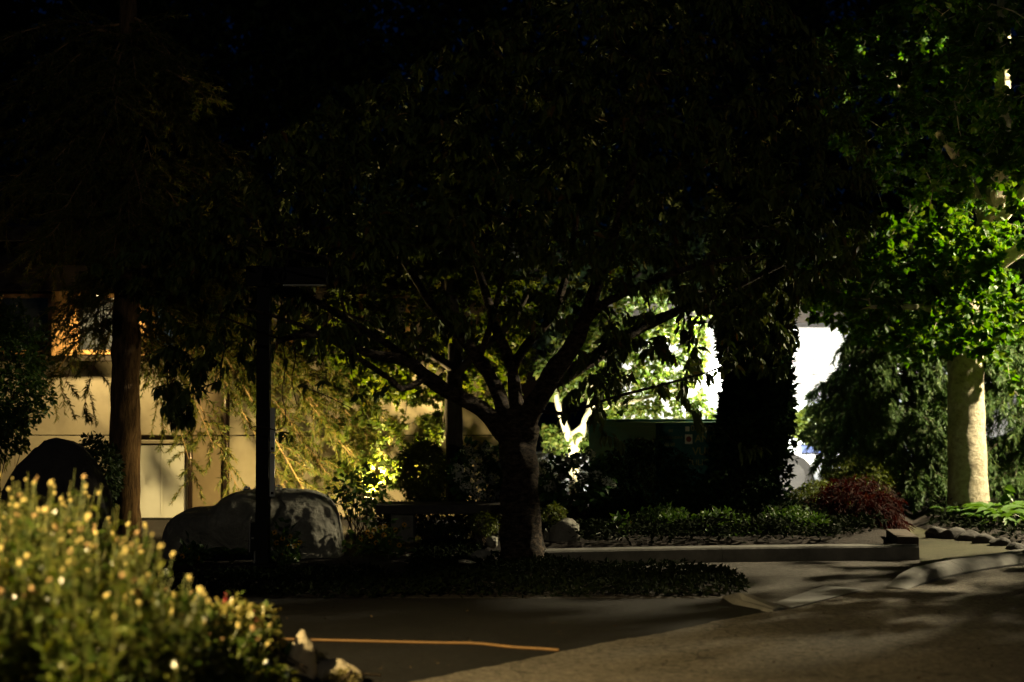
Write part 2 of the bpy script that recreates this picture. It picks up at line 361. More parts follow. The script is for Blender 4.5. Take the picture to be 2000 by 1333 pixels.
def smoothpath(pts, n=8):
    pts = np.array(pts, float); out = []
    for i in range(len(pts) - 1):
        p0, p1, p2, p3 = pts[max(i - 1, 0)], pts[i], pts[i + 1], pts[min(i + 2, len(pts) - 1)]
        for k in range(n):
            t = k / n
            out.append(.5 * ((2 * p1) + (-p0 + p2) * t + (2 * p0 - 5 * p1 + 4 * p2 - p3) * t * t + (-p0 + 3 * p1 - 3 * p2 + p3) * t ** 3))
    out.append(pts[-1]); return np.array(out)
def kerb_line(name, path, seglen, wd, ht, mat, prof=None, taper=0.0):
    """a kerb on its mortar bed, each stone a piece of its own"""
    path = smoothpath([(*p[:2], 0) for p in path], 10)
    d = np.r_[0, np.cumsum(np.linalg.norm(np.diff(path, axis=0), axis=1))]
    def at(s): return np.array([np.interp(s, d, path[:, k]) for k in range(3)])
    def strip(s0, s1, prof):
        m = max(2, int((s1 - s0) / .25) + 1); V = []; n = len(prof)
        for s in np.linspace(s0, s1, m):
            p = at(s); t = unit(at(min(s + .02, d[-1])) - at(max(s - .02, 0))); nr = np.array([-t[1], t[0], 0])
            k = min(1, .12 + min(s, d[-1] - s) / taper) if taper else 1
            for a, z in prof: V.append(p + nr * a + np.array([0, 0, z * k if z > 0 else z]))
        Fc = [(i * n + j, i * n + (j + 1) % n, (i + 1) * n + (j + 1) % n, (i + 1) * n + j) for i in range(m - 1) for j in range(n)]
        return MB().add(V, Fc + [tuple(range(n - 1, -1, -1)), tuple(range((m - 1) * n, m * n))])
    prof = prof or [(0, -.05), (0, ht - .02), (.012, ht - .005), (.03, ht), (wd - .02, ht), (wd, ht - .02), (wd, -.05)]
    inner = [(min(max(a, .012), wd - .012), min(z, ht - .02)) for a, z in prof]
    root = strip(0.01, d[-1] - .01, inner).build(name, mat); root['kind'] = 'structure'
    k = max(1, round(d[-1] / seglen))
    for i in range(k):
        sharp(strip(i * d[-1] / k + .002, (i + 1) * d[-1] / k - .002, prof).build('kerb_stone', mat, root, smooth=True))
    return root
KERB_Y = [G(1020, 1104), G(1150, 1101), G(1300, 1098), G(1475, 1095), G(1650, 1093), G(1796, 1092)]
kerb_line('kerb', KERB_Y, 1.55, .17, .125, M['concrete'])
# rolled kerb of the street on the right, and the nose of the island
roll = [(0, -.04), (0, .015), (.03, .05), (.07, .08), (.12, .10), (.17, .10), (.18, -.04)]
RK = [G(1772, 1152), G(1812, 1138), G(1860, 1126), G(1930, 1113), G(2005, 1103), G(2120, 1094), (9.5, 13.7)]
kerb_line('rolled_kerb', RK, 1.2, .18, .10, M['concrete'], roll, .5)
kerb_line('island_nose_kerb', [G(1533, 1188), G(1500, 1184), G(1473, 1175), G(1460, 1166)], .5, .2, .10, M['concrete'], [(-.02, -.04), (0, .02), (.04, .05), (.09, .08), (.15, .08), (.19, .04), (.2, -.04)], .11)
rk = smoothpath([(*p[:2], 0) for p in RK], 6)[4:] + np.array([0, .165, 0])
pth = [G(1800, 1096), G(1768, 1048), G(1700, 1030), (9, 20), (12, 16)] + [p for p in rk[::-1]] + [G(1776, 1146)]
pp_ = sheet('path', pth, .002, M['gravel'])
for v in list(pp_.data.vertices)[5:5 + len(rk)]: v.co.z = .096 if v.index < 3 + len(rk) else .03
# planting beds: gently mounded soil
def bed(name, poly, h, mat, n=46, margin=.35, z0=-.02):
    poly = np.array([p[:2] for p in poly]); mn, mx = poly.min(0), poly.max(0)
    def inside(p):
        c = False; j = len(poly) - 1
        for i in range(len(poly)):
            a, b = poly[i], poly[j]
            if (a[1] > p[1]) != (b[1] > p[1]) and p[0] < (b[0] - a[0]) * (p[1] - a[1]) / (b[1] - a[1]) + a[0]: c = not c
            j = i
        return c
    def dist(p):
        dm = 9
        for i in range(len(poly)):
            a, b = poly[i], poly[(i + 1) % len(poly)]; ab = b - a
            t = min(1, max(0, ((p - a) @ ab) / (ab @ ab))); dm = min(dm, np.linalg.norm(p - a - t * ab))
        return dm
    def hz(x, y):
        p = np.array([x, y])
        if not inside(p): return None
        k = min(1, dist(p) / margin); return h * math.sin(k * math.pi / 2) + .03 * k * noise.noise(Vector((x * 2, y * 2, 0)))
    xs, ys = np.linspace(mn[0], mx[0], n), np.linspace(mn[1], mx[1], n)
    V, idx = [], {}
    for i, x in enumerate(xs):
        for j, y in enumerate(ys):
            q = hz(x, y); idx[i, j] = len(V); V.append((x, y, z0 if q is None else q + z0 + .012))
    Fc = [(idx[i, j], idx[i + 1, j], idx[i + 1, j + 1], idx[i, j + 1]) for i in range(n - 1) for j in range(n - 1)]
    Fc = [f for f in Fc if max(V[k][2] for k in f) > z0 + 1e-4]
    o = MB().add(V, Fc).build(name, mat, smooth=True); o['kind'] = 'structure'
    return hz
ISL = [(-9, 10.95)] + [G(u, 1165) for u in (500, 800, 1100, 1300)] + [G(1440, 1163), G(1470, 1152), G(1440, 1122), G(1300, 1108), G(1070, 1103), (-.4, 13.2), (-.4, 17.2), (-9, 17.2)]
h_isl = bed('island_bed', ISL, .03, M['soil'], 60)
BACK = [(.05, 13.42)] + [np.array([p[0], p[1] + .15]) for p in KERB_Y[1:]] + [G(1768, 1048), (6.0, 20.4), (-.35, 20.4), (-.35, 13.4)]
h_back = bed('back_bed', BACK, .14, M['soil'], 46)
FORE = [(-7, 4.2), (-1.2, 4.2), (-1.05, 6.6), (-.92, 7.6), (-1.2, 8.1), (-1.75, 8.3), (-2.3, 8.2), (-4, 8.0), (-7, 8)]
h_fore = bed('foreground_bed', FORE, .16, M['soil'], 40)
RIGHTB = [G(1800, 1040), G(1850, 1052), G(1920, 1068), G(2010, 1090), (8.6, 13.6), (10, 16), (8, 20), (5.2, 20)]
h_right = bed('right_bed', RIGHTB, .12, M['soil'], 30)
def hz(x, y):
    for f in (h_isl, h_back, h_fore, h_right):
        q = f(x, y)
        if q is not None: return q - .008
    return 0.0

# ------------------------------------------------------------------ rocks
def rock(name, label, c, size, mat, seed, group=None, rz=0.0, sub=4, rough=.12, planes=9):
    bm = bmesh.new(); bmesh.ops.create_icosphere(bm, subdivisions=sub, radius=1)
    rr = random.Random(seed)
    pl = [(Vector((rr.gauss(0, 1), rr.gauss(0, 1), rr.gauss(0, .8))).normalized(), rr.uniform(.62, .85)) for _ in range(planes)]
    ca, sa = math.cos(rz), math.sin(rz); V = []
    for v in bm.verts:
        p = v.co.copy()
        for n, d in pl:
            k = p.dot(n)
            if k > d: p -= n * (k - d) * .92
        p *= 1 + rough * noise.fractal(p * 1.7 + Vector((seed, 0, 0)), .8, 2, 4)
        x, y, z = p.x * size[0], p.y * size[1], p.z * size[2]
        V.append((c[0] + x * ca - y * sa, c[1] + x * sa + y * ca, c[2] + z))
    bm.verts.index_update(); Fc = [[v.index for v in f.verts] for f in bm.faces]; bm.free()
    o = MB().add(V, Fc).build(name, mat, origin=(c[0], c[1], c[2] - size[2] * .5), smooth=True)
    return tag(sharp(o, 50), label, 'rock', group)

def boulder():
    Yc = 13.5
    out = [(300, 1075), (306, 1045), (318, 1022), (345, 1004), (392, 996), (408, 990), (428, 974), (455, 964), (500, 960), (545, 959), (590, 963), (620, 973), (641, 989), (653, 1015), (659, 1060), (658, 1110), (640, 1150), (480, 1160), (310, 1150), (290, 1112)]
    pts = np.array([P(u, v, Yc - .25) for u, v in out])[:, [0, 2]]
    pp = smoothpath(np.c_[np.vstack([pts, pts[:1]]), np.zeros(len(pts) + 1)], 13)[:-1, :2]
    c = P(480, 1075, Yc)[[0, 2]]; n = len(pp); rows = 84; V = []
    crack = np.array([P(u, v, Yc - .25)[[0, 2]] for u, v in [(541, 955), (546, 972), (558, 984), (548, 1000), (538, 1022)]])
    for i in range(rows + 1):
        ph = -math.pi / 2 + math.pi * i / rows
        k = max(math.cos(ph), 0) ** .26
        for q in pp:
            x, z = c + (q - c) * k; y = Yc + .1 + .50 * math.sin(ph) * (1 - .10 * max(0, z - .3))
            p = Vector((x, y, z)); s = noise.fractal(p * 1.6 + Vector((3, 0, 1)), .9, 2, 6) * .10 + noise.fractal(p * 9, .7, 2, 4) * .014
            if i < rows / 2 + 2:
                dm = 9
                for a, b in zip(crack, crack[1:]):
                    ab = b - a; t = min(1, max(0, ((np.array([x, z]) - a) @ ab) / (ab @ ab))); dm = min(dm, np.linalg.norm(np.array([x, z]) - a - t * ab))
                if dm < .014: y += .07 * (1 - dm / .014)
            V.append((x + s * .4, y - s * 1.1, z + s * .35))
    Fc = [(i * n + j, i * n + (j + 1) % n, (i + 1) * n + (j + 1) % n, (i + 1) * n + j) for i in range(rows) for j in range(n)]
    o = MB().add(V, Fc).build('boulder', M['rock'], origin=P(480, 1105, Yc) * np.array([1, 1, 0]), smooth=True)
    bm = bmesh.new(); bm.from_mesh(o.data); bmesh.ops.recalc_face_normals(bm, faces=bm.faces[:]); bm.to_mesh(o.data); bm.free()
    tag(sharp(o, 60), 'large pale grey boulder with a sloping left shoulder and a crack, behind the square post', 'boulder')
boulder()
c = P(82, 935, 11.6); rock('boulder', 'tall dark dome-shaped boulder in shadow behind the seed heads', (c[0] - .02, 11.9, .38), (.52, .5, .80), M['dark_rock'], 21, None, 0, 4, .04, 3)
rock('rock', 'upright grey rock with a pointed top against the cherry trunk behind the kerb', P(1103, 1062, 13.75), (.17, .13, .25), M['rock'], 3, planes=7)
rock('rock', 'low rounded grey rock beside the pointed rock behind the kerb', P(1186, 1062, 13.85), (.21, .14, .14), M['rock'], 5)
rock('rock', 'small dark rock half hidden in leaves behind the kerb', P(1258, 1066, 13.9), (.12, .1, .1), M['dark_rock'], 6)
rock('rock', 'narrow grey rock squeezed between the cherry trunk and the pointed rock', P(1070, 1070, 13.8), (.05, .08, .2), M['rock'], 8)
q = G(938, 1084, .09); rock('rock', 'small tilted grey stone on the dark bed left of the cherry trunk', (q[0], q[1], .10), (.10, .07, .045), M['rock'], 9)
q = G(962, 1068, .09); rock('rock', 'small pale stone closest to the cherry trunk on the bed', (q[0], q[1], .13), (.07, .06, .06), M['rock'], 10)
q = G(910, 1098, .09); rock('rock', 'flat sliver of stone lying on the dark bed', (q[0], q[1], .09), (.09, .05, .02), M['rock'], 12)
q = P(588, 1318, 7.55); rock('rock', 'pale pointed rock standing at the edge of the flower bed', (q[0], 7.55, .12), (.075, .09, .19), M['pale_rock'], 4, planes=8)
q = P(655, 1318, 7.7); rock('rock', 'long low pale rock edging the flower bed', (q[0] - .02, 7.72, .03), (.19, .11, .10), M['pale_rock'], 15, rz=-.5)
q = P(735, 1350, 7.35); rock('rock', 'small pale rock at the foot of the long edging rock', (q[0], 7.35, .0), (.10, .12, .09), M['pale_rock'], 16)
for k, (u, v) in enumerate([(1838, 1052), (1868, 1056), (1900, 1062), (1932, 1070), (1962, 1079), (1990, 1088), (2025, 1096)]):
    q = G(u, v + 4); rock('edging_stone', 'dark flat stone edging the hosta bed below the pale trunk', (q[0], q[1] + .1, .06), (.16, .13, .09), M['dark_rock'], 40 + k, 'stones edging the hosta bed', R.uniform(0, 3), 3)

# stone bench slab behind the island
t = thing('stone_bench', 'long low stone bench slab with a mossy front edge between boulder and cherry trunk', 'bench', (*P(870, 1000, 14.1)[:2], .1))
a, b = P(738, 992, 14.1), P(1010, 988, 14.1)
MB().box(((a[0] + b[0]) / 2, 14.1, a[2] + .0), (b[0] - a[0], .42, .09), 0, .015).build('seat', M['dark_rock'], t)
for x in (a[0] + .25, b[0] - .3): MB().box((x, 14.12, (a[2] - .045) / 2 + .04), (.22, .3, a[2] - .125), 0, .01).build('support', M['concrete'], t)

# timber end piece of the kerb
q = G(1782, 1090); o = MB().box((q[0] + .02, q[1] + .42, .09), (.2, .75, .2), -.12, .012).build('timber_sleeper', M['timber'], origin=(q[0], q[1] + .4, 0))
tag(o, 'dark weathered timber sleeper closing the end of the long kerb', 'sleeper')

# orange cord across the driveway
cp = smoothpath([G(300, 1246), G(420, 1247), G(520, 1249.5), G(700, 1254), G(850, 1257.5), G(930, 1259), G(1000, 1266), G(1050, 1269), G(1092, 1272)], 6) + np.array([0, 0, .006])
tag(MB().tube(cp, .0095, 8).build('cord', M['orange_cord'], origin=cp[20], smooth=True), 'orange cord lying across the black driveway', 'cord')

# ------------------------------------------------------------------ beige building on the left
BY = 17.3
def beige_building():
    X = lambda u: P(u, 700, BY)[0]
    Z = lambda v: P(500, v, BY)[2]
    t = thing('beige_building', 'beige panelled building with wood-trimmed windows behind the conifer', 'building', (X(480), BY + 1.5, 0))
    x0, x1 = X(-260), X(988)
    zt = Z(470)
    MB().box(((x0 + x1) / 2, BY + 2.1, zt / 2), (x1 - x0, 4, zt)).build('core_wall', M['brown_fascia'], t)  # dark brown instead of beige puts the unlit upper wall into the colour
    zj = Z(851); ztop = Z(705)
    us = [-260, 30, 272, 375, 447, 690, 988]
    for a, b in zip(us, us[1:]):
        for z0, z1 in ((.02, zj), (zj, ztop)):
            if (a, b) == (272, 375) and z0 < .1: continue
            MB().box(((X(a) + X(b)) / 2, BY + .06, (z0 + z1) / 2), (X(b) - X(a) - .008, .1, z1 - z0 - .014), 0, .004).build('wall_panel', M['tan_panel' if (a, b) == (375, 447) else 'beige_wall'], t)
    # white lower bay
    p = MB().box(((X(275) + X(366)) / 2, BY + .03, Z(868) / 2), (X(366) - X(275), .10, Z(868) - .03), 0, .006).build('white_door', M['white_panel'], t)
    MB().box((X(318), BY - .025, Z(868) / 2), (.012, .012, Z(868) - .1)).build('door_bead', M['white_panel'], p)
    MB().box(((X(275) + X(366)) / 2, BY - .01, Z(863)), (X(372) - X(270), .16, .035)).build('door_head', M['beige_wall'], t)
    # posts / pipes
    for u, r, v0 in ((375, .035, 760), (446, .036, 720)):
        MB().tube([(X(u), BY - .07, .02), (X(u), BY - .07, Z(v0))], r, 12).build('downpipe', M['bronze_pipe'], t, smooth=True)
    # window band
    MB().box(((x0 + x1) / 2, BY + .02, ztop + .03), (x1 - x0, .16, .06)).build('sill', M['brown_fascia'], t)
    MB().box(((x0 + x1) / 2, BY - .05, Z(545)), (x1 - x0 + .1, .24, .30)).build('fascia', M['brown_fascia'], t)
    for (a, b, g) in ((-190, -30, 'dark_glass'), (-10, 100, 'dark_glass'), (143, 262, 'dark_glass'), (296, 350, 'reflection_glow_glass'), (358, 440, 'dark_glass'), (470, 570, 'lit_glass'), (700, 800, 'dark_glass')):
        z0, z1 = Z(692), Z(574)
        f = MB()
        wd = .05
        f.box((X(a) + wd / 2, BY + .05, (z0 + z1) / 2), (wd, .08, z1 - z0)); f.box((X(b) - wd / 2, BY + .05, (z0 + z1) / 2), (wd, .08, z1 - z0))
        f.box(((X(a) + X(b)) / 2, BY + .05, z0 + wd / 2), (X(b) - X(a) - 2 * wd, .07, wd)); f.box(((X(a) + X(b)) / 2, BY + .05, z1 - wd / 2), (X(b) - X(a) - 2 * wd, .07, wd))
        fr = f.build('window_frame', M['wood_trim'], t)
        MB().box(((X(a) + X(b)) / 2, BY + .07, (z0 + z1) / 2), (X(b) - X(a) - 2 * wd + .01, .02, z1 - z0 - 2 * wd + .01)).build('pane', M[g], fr)
    for u0, u1 in ((104, 141), (265, 288)):
        MB().box(((X(u0) + X(u1)) / 2, BY - .02, (Z(696) + Z(570)) / 2), (X(u1) - X(u0), .12, Z(570) - Z(696)), 0, .008).build('wood_post', M['wood_trim'], t)
    r = MB(); r.add([(x0 - .3, BY - .6, zt), (x1 + .3, BY - .6, zt), (x1 + .3, BY + 4.5, zt), (x0 - .3, BY + 4.5, zt), (x0 - .3, BY + 1.9, zt + .5), (x1 + .3, BY + 1.9, zt + .5)],
                    [(0, 3, 2, 1), (0, 1, 5, 4), (3, 4, 5, 2), (0, 4, 3), (1, 2, 5)]); r.build('roof', M['grey_roof'], t)
    MB().box(((x0 + x1) / 2, BY - .62, zt + .02), (x1 - x0 + .6, .03, .16)).build('roof_edge', M['brown_fascia'], t)
    # soffit lamp above the window corner
    q = np.array([X(205), BY - .30, Z(566)])
    l = thing('soffit_lamp', 'small round amber lamp under the eaves of the beige building', 'lamp', q - np.array([0, 0, .08]))
    MB().lathe([(.05, .08), (.055, .06), (.055, .0), (.045, -.005)], W[l], 14).build('housing', M['black_metal'], l, smooth=True)
    MB().lathe([(.04, -.006), (.04, -.012)], W[l], 14).build('lens', M['amber_lens'], l)
    light('soffit_light', 'SPOT', W[l] - np.array([0, 0, .02]), SOFFIT_W, AMBER, l, .04, W[l] + np.array([0, .25, -1]), 140, .8)
beige_building()

# ------------------------------------------------------------------ white building on the right, its lamp and the parked car
WY = 23.0
def white_building():
    X = lambda u: P(u, 700, WY)[0]
    Z = lambda v: P(1500, v, WY)[2]
    t = thing('white_building', 'floodlit white building with a dark overhanging roof seen behind the columnar evergreen', 'building', (X(1600), WY + 2, 0))
    x0, x1 = X(1215), X(2150); zt = Z(640)
    MB().box(((x0 + x1) / 2, WY + 2.55, zt / 2), (x1 - x0, 5, zt)).build('core_wall', M['white_wall'], t)
    zs = [.05, .75, Z(785), Z(733), zt - .01]
    for z0, z1 in zip(zs, zs[1:]):
        n = 5
        for i in range(n):
            a, b = x0 + (x1 - x0) * i / n, x0 + (x1 - x0) * (i + 1) / n
            MB().box(((a + b) / 2, WY + .02, (z0 + z1) / 2), (b - a - .012, .06, z1 - z0 - .018), 0, .004).build('wall_panel', M['white_wall'], t)
    MB().box(((x0 + x1) / 2, WY + 2.0, zt + .14), (x1 - x0 + .8, 7.4, .28)).build('roof_slab', M['brown_fascia'], t)
    q = np.array([X(1418), WY - .02, Z(672)])
    l = thing('wall_floodlight', 'bright white floodlight on the wall of the white building', 'lamp', q)
    MB().box(q + np.array([0, -.04, .05]), (.10, .06, .12), 0, .01).build('bracket', M['grey_metal'], l)
    MB().box(q + np.array([0, -.16, .02]), (.34, .18, .16), 0, .02).build('housing', M['grey_metal'], l)
    MB().box(q + np.array([0, -.16, -.066]), (.28, .14, .012)).build('lens', M['cool_lens'], l)
    light('flood_light', 'SPOT', q + np.array([0, -.17, -.1]), WALL_W * .4, COOL, l, .08, q + np.array([.2, -.3, -2]), 150, .7)
    # low white garden wall further left
    a, b = P(900, 900, 21.4), P(1175, 900, 21.4); top = P(1100, 884, 21.4)[2]
    g = thing('garden_wall', 'low white garden wall glimpsed between the hydrangea heads', 'wall', ((a[0] + b[0]) / 2, 21.5, 0))
    MB().box(((a[0] + b[0]) / 2, 21.5, top / 2 - .02), (b[0] - a[0], .2, top - .06)).build('wall', M['white_wall'], g)
    MB().box(((a[0] + b[0]) / 2, 21.5, top - .02), (b[0] - a[0] + .04, .26, .05), 0, .01).build('coping', M['concrete'], g)
white_building()

def car():
    L = 4.4; cx, cy = P(1700, 900, 21.2)[0], 21.2
    t = thing('parked_car', 'white parked car glimpsed through the hedge in front of the white building', 'car', (cx, cy, 0))
    # body section loft along x
    prof = [(-2.2, .45, .78), (-2.12, .30, .88), (-1.6, .24, .93), (-.9, .22, .96), (0, .22, .98), (.7, .22, .97), (1.4, .24, .90), (2.0, .28, .78), (2.2, .42, .66)]
    V = []; n = 10
    for x, z0, z1 in prof:
        hw = .86 - .16 * (abs(x) / 2.2) ** 4
        for a, z in ((-.9, z0), (-1, z0 + .12), (-1.0, (z0 + z1) / 2), (-.96, z1 - .1), (-.86, z1), (.86, z1), (.96, z1 - .1), (1.0, (z0 + z1) / 2), (1, z0 + .12), (.9, z0)):
            V.append((cx + x, cy + a * hw, z))
    m = len(prof)
    Fc = [(i * n + j, i * n + (j + 1) % n, (i + 1) * n + (j + 1) % n, (i + 1) * n + j) for i in range(m - 1) for j in range(n)] + [tuple(range(n - 1, -1, -1)), tuple(range((m - 1) * n, m * n))]
    sharp(MB().add(V, Fc).build('body', M['car_white'], t, smooth=True))
    cab = [(-1.75, .96, .70), (-1.15, 1.40, .58), (-.3, 1.47, .57), (.4, 1.42, .58), (1.2, .96, .70)]
    V = []
    for x, z, hw in cab: V += [(cx + x, cy - .74, .955), (cx + x, cy - hw, z), (cx + x, cy + hw, z), (cx + x, cy + .74, .955)]
    Fc = [(i * 4 + j, i * 4 + j + 1, i * 4 + j + 5, i * 4 + j + 4) for i in range(4) for j in range(3)]
    MB().add(V, Fc).build('roof', M['car_white'], t, smooth=True)
    for pts in ([(-1.5, 1.0), (-1.1, 1.32), (-.45, 1.38), (-.45, 1.0)], [(-.38, 1.0), (-.38, 1.38), (.3, 1.34), (.85, 1.0)]):
        for s in (-1, 1):
            V = [(cx + x, cy + s * (.742 - (z - .95) * .34), z) for x, z in pts]; V2 = [(x, y + s * .012, z) for x, y, z in V]
            MB().add(V + V2, [(0, 1, 2, 3), (7, 6, 5, 4), (0, 4, 5, 1), (1, 5, 6, 2), (2, 6, 7, 3), (3, 7, 4, 0)]).build('side_window', M['dark_glass'], t)
    for x in (-1.35, 1.35):
        for s in (-1, 1):
            wl = MB(); wl.tube([(cx + x, cy + s * .66, .32), (cx + x, cy + s * .87, .32)], .32, 20); wo = wl.build('wheel', M['rubber'], t, smooth=True); sharp(wo)
            h = MB().tube([(cx + x, cy + s * .86, .32), (cx + x, cy + s * .885, .32)], .2, 14).build('rim', M['chrome'], wo)
    for s in (-1, 1):
        MB().box((cx - 2.17, cy + s * .58, .72), (.08, .24, .12), 0, .015).build('tail_light', M['tail_red'], t)
        MB().box((cx + 2.1, cy + s * .55, .64), (.1, .28, .1), 0, .015).build('headlight', M['chrome'], t)
    MB().box((cx - 1.0, cy - .862, .72), (.42, .008, .12)).build('door_stripe', M['blue_print'], t)
    for x in (-.75, .2): MB().box((cx + x, cy - .865, .84), (.14, .02, .025)).build('door_handle', M['chrome'], t)
car()

# ------------------------------------------------------------------ green transformer cabinet
def text_mesh(txt, size):
    cu = bpy.data.curves.new('t', 'FONT'); cu.body = txt; cu.size = size; cu.extrude = .0015; cu.align_x = 'LEFT'
    ob = bpy.data.objects.new('t', cu); C.objects.link(ob)
    dg = bpy.context.evaluated_depsgraph_get(); me = bpy.data.meshes.new_from_object(ob.evaluated_get(dg))
    bpy.data.objects.remove(ob); return me
def transformer():
    cor = P(1281, 826, 16.6); h = cor[2]
    t = thing('utility_cabinet', 'dark green utility cabinet with faded yellow numbers behind the hydrangeas', 'utility box', (cor[0], cor[1], 0))
    Lp = P(1150, 820, 17.3); a = math.atan2(Lp[1] - cor[1], Lp[0] - cor[0]); wl = math.hypot(*(Lp - cor)[:2])
    # side face along dl, front (lettered) face along dr
    dl = np.array([math.cos(a), math.sin(a), 0]); dr = np.array([-dl[1], dl[0], 0]); dr = dr if dr[0] > 0 else -dr
    dr = unit(np.array([1.0, .22, 0])); wr = 1.35
    def slab(p0, d1, w1, d2, w2, z0, z1):
        A = p0; B = p0 + d1 * w1; Cc = B + d2 * w2; D = A + d2 * w2
        return MB().prism([q[:2] for q in (A, B, Cc, D)], z0, z1)
    c0 = np.array([cor[0], cor[1], 0])
    slab(c0 - dl * .05 - dr * .05, dl, wl + .1, dr, wr + .1, .0, .12).build('concrete_pad', M['concrete'], t)
    slab(c0, dl, wl, dr, wr, .12, h - .05).build('cabinet_body', M['green_steel'], t)
    slab(c0 - dl * .02 - dr * .02, dl, wl * .55 + .04, dr, wr + .04, h - .048, h).build('lid', M['green_steel'], t)
    slab(c0 + dl * (wl * .57), dl, wl * .45, dr, wr + .02, h - .048, h + .025).build('raised_lid', M['green_steel'], t)
    n = np.array([dr[1], -dr[0], 0])
    if n[1] > 0: n = -n
    # front doors
    for s0, s1 in ((.03, .30), (.33, wr - .03)):
        p0 = c0 + dr * s0 + n * .016
        slab(p0, dr, s1 - s0, -n, .015, .2, h - .09).build('door', M['green_steel'], t)
    p = c0 + dr * .30 + n * .05; MB().box((p[0], p[1], h - .45), (.03, .05, .14)).build('door_handle', M['black_metal'], t)
    Zv = lambda v: P(1330, v, 16.7)[2]
    rz = math.atan2(dr[1], dr[0])
    def put(txt, s, v, size, mat):
        me = text_mesh(txt, size); me.materials.append(mat)
        o = bpy.data.objects.new('lettering', me); link(o, t); q = c0 + dr * s + n * .0185
        o.location = (q[0] - W[t][0], q[1] - W[t][1], Zv(v)); o.rotation_euler = (math.pi / 2, 0, rz)
    put('07256210 80', .42, 842, .10, M['yellow_print']); put('ANOLV UOY', .47, 864, .125, M['yellow_print'])
    put('VUORL X', .44, 889, .13, M['yellow_print']); put('PULIC', .38, 909, .10, M['yellow_print'])
    put('CSLUUUDRA', .06, 857, .045, M['yellow_print']); put('00 00', .10, 871, .055, M['yellow_print']); put('00', .15, 844, .05, M['yellow_print'])
    for s, v, wd, hh, m in ((.355, 838, .05, .055, 'white_print'), (.35, 858, .09, .11, 'white_print')):
        q = c0 + dr * (s + wd / 2) + n * .018; MB().box((q[0], q[1], Zv(v)), (wd, .003, hh), rz).build('label_plate', M[m], t)
    q = c0 + dr * .395 + n * .0215; MB().tube([q + np.array([0, 0, Zv(858)]), q + n * .003 + np.array([0, 0, Zv(858)])], .034, 18).build('round_emblem', M['red_print'], t)
    # louvre bolts on the side face
    for s in (.25, .6): q = c0 + dl * wl * s; MB().box((q[0], q[1] - .005, h - .2), (.03, .02, .03)).build('bolt', M['grey_metal'], t)
transformer()

# ------------------------------------------------------------------ square post with its arm
def square_post():
    Yp = 12.3; b = np.array([P(513, 1118, Yp)[0], Yp, 0.06])
    t = thing('square_lamp_post', 'black square lamp post with a boxy unlit arm in front of the boulder', 'lamp post', b)
    zt = P(513, 560, Yp)[2]
    MB().box((b[0], Yp, (b[2] + zt) / 2), (.112, .112, zt - b[2]), 0, .006).build('shaft', M['black_metal'], t)
    MB().box((b[0], Yp, b[2] + .012), (.22, .22, .024), 0, .005).build('base_plate', M['black_metal'], t)
    z0, z1 = P(513, 562, Yp)[2], P(513, 522, Yp)[2]
    x0, x1 = P(484, 540, Yp)[0], P(528, 540, Yp)[0]
    MB().box(((x0 + x1) / 2, Yp, (z0 + z1) / 2 + .003), (x1 - x0, .19, z1 - z0), 0, .006).build('head_cap', M['black_metal'], t)
    x2 = P(640, 540, Yp)[0]
    lh = MB().box(((x1 + x2) / 2 + .002, Yp, (z0 + z1) / 2 + .01), (x2 - x1, .17, (z1 - z0) * .8), 0, .01).build('lamp_arm', M['black_metal'], t)
    MB().box(((x1 + x2) / 2 + .05, Yp, z0 + .018), (.36, .12, .012)).build('unlit_lens', M['grey_metal'], lh)
    xs = P(532.5, 900, Yp)[0]
    for v0, v1 in ((797, 883), (886, 970)):
        a, c = P(530, v1, Yp)[2], P(530, v0, Yp)[2]
        o = MB().box((xs, Yp - .01, (a + c) / 2), (.042, .03, c - a), 0, .004).build('white_strip', M['white_plastic'], t)
        MB().box((xs + .002, Yp - .0265, a + .03), (.024, .004, .022)).build('clip', M['black_metal'], o)
    a, c = P(500, 1074, Yp), P(500, 1021, Yp)
    bx = MB().box((P(503, 1050, Yp)[0], Yp - .01, (a[2] + c[2]) / 2), (.10, .10, c[2] - a[2]), 0, .006).build('junction_box', M['black_metal'], t)
    MB().box((P(491, 1050, Yp)[0] - .002, Yp - .02, (a[2] + c[2]) / 2), (.012, .12, c[2] - a[2] + .03), 0, .003).build('cover_plate', M['grey_metal'], bx)
    MB().box((P(496, 1048, Yp)[0], Yp - .064, P(500, 1050, Yp)[2]), (.02, .012, .015)).build('latch', M['grey_metal'], bx)
    MB().tube(smoothpath([P(498, 1075, Yp), P(498, 1092, Yp), P(496, 1104, Yp - .03), P(490, 1114, Yp - .06), P(486, 1122, Yp - .1)], 5), .0125, 10).build('conduit', M['grey_metal'], t, smooth=True)
square_post()

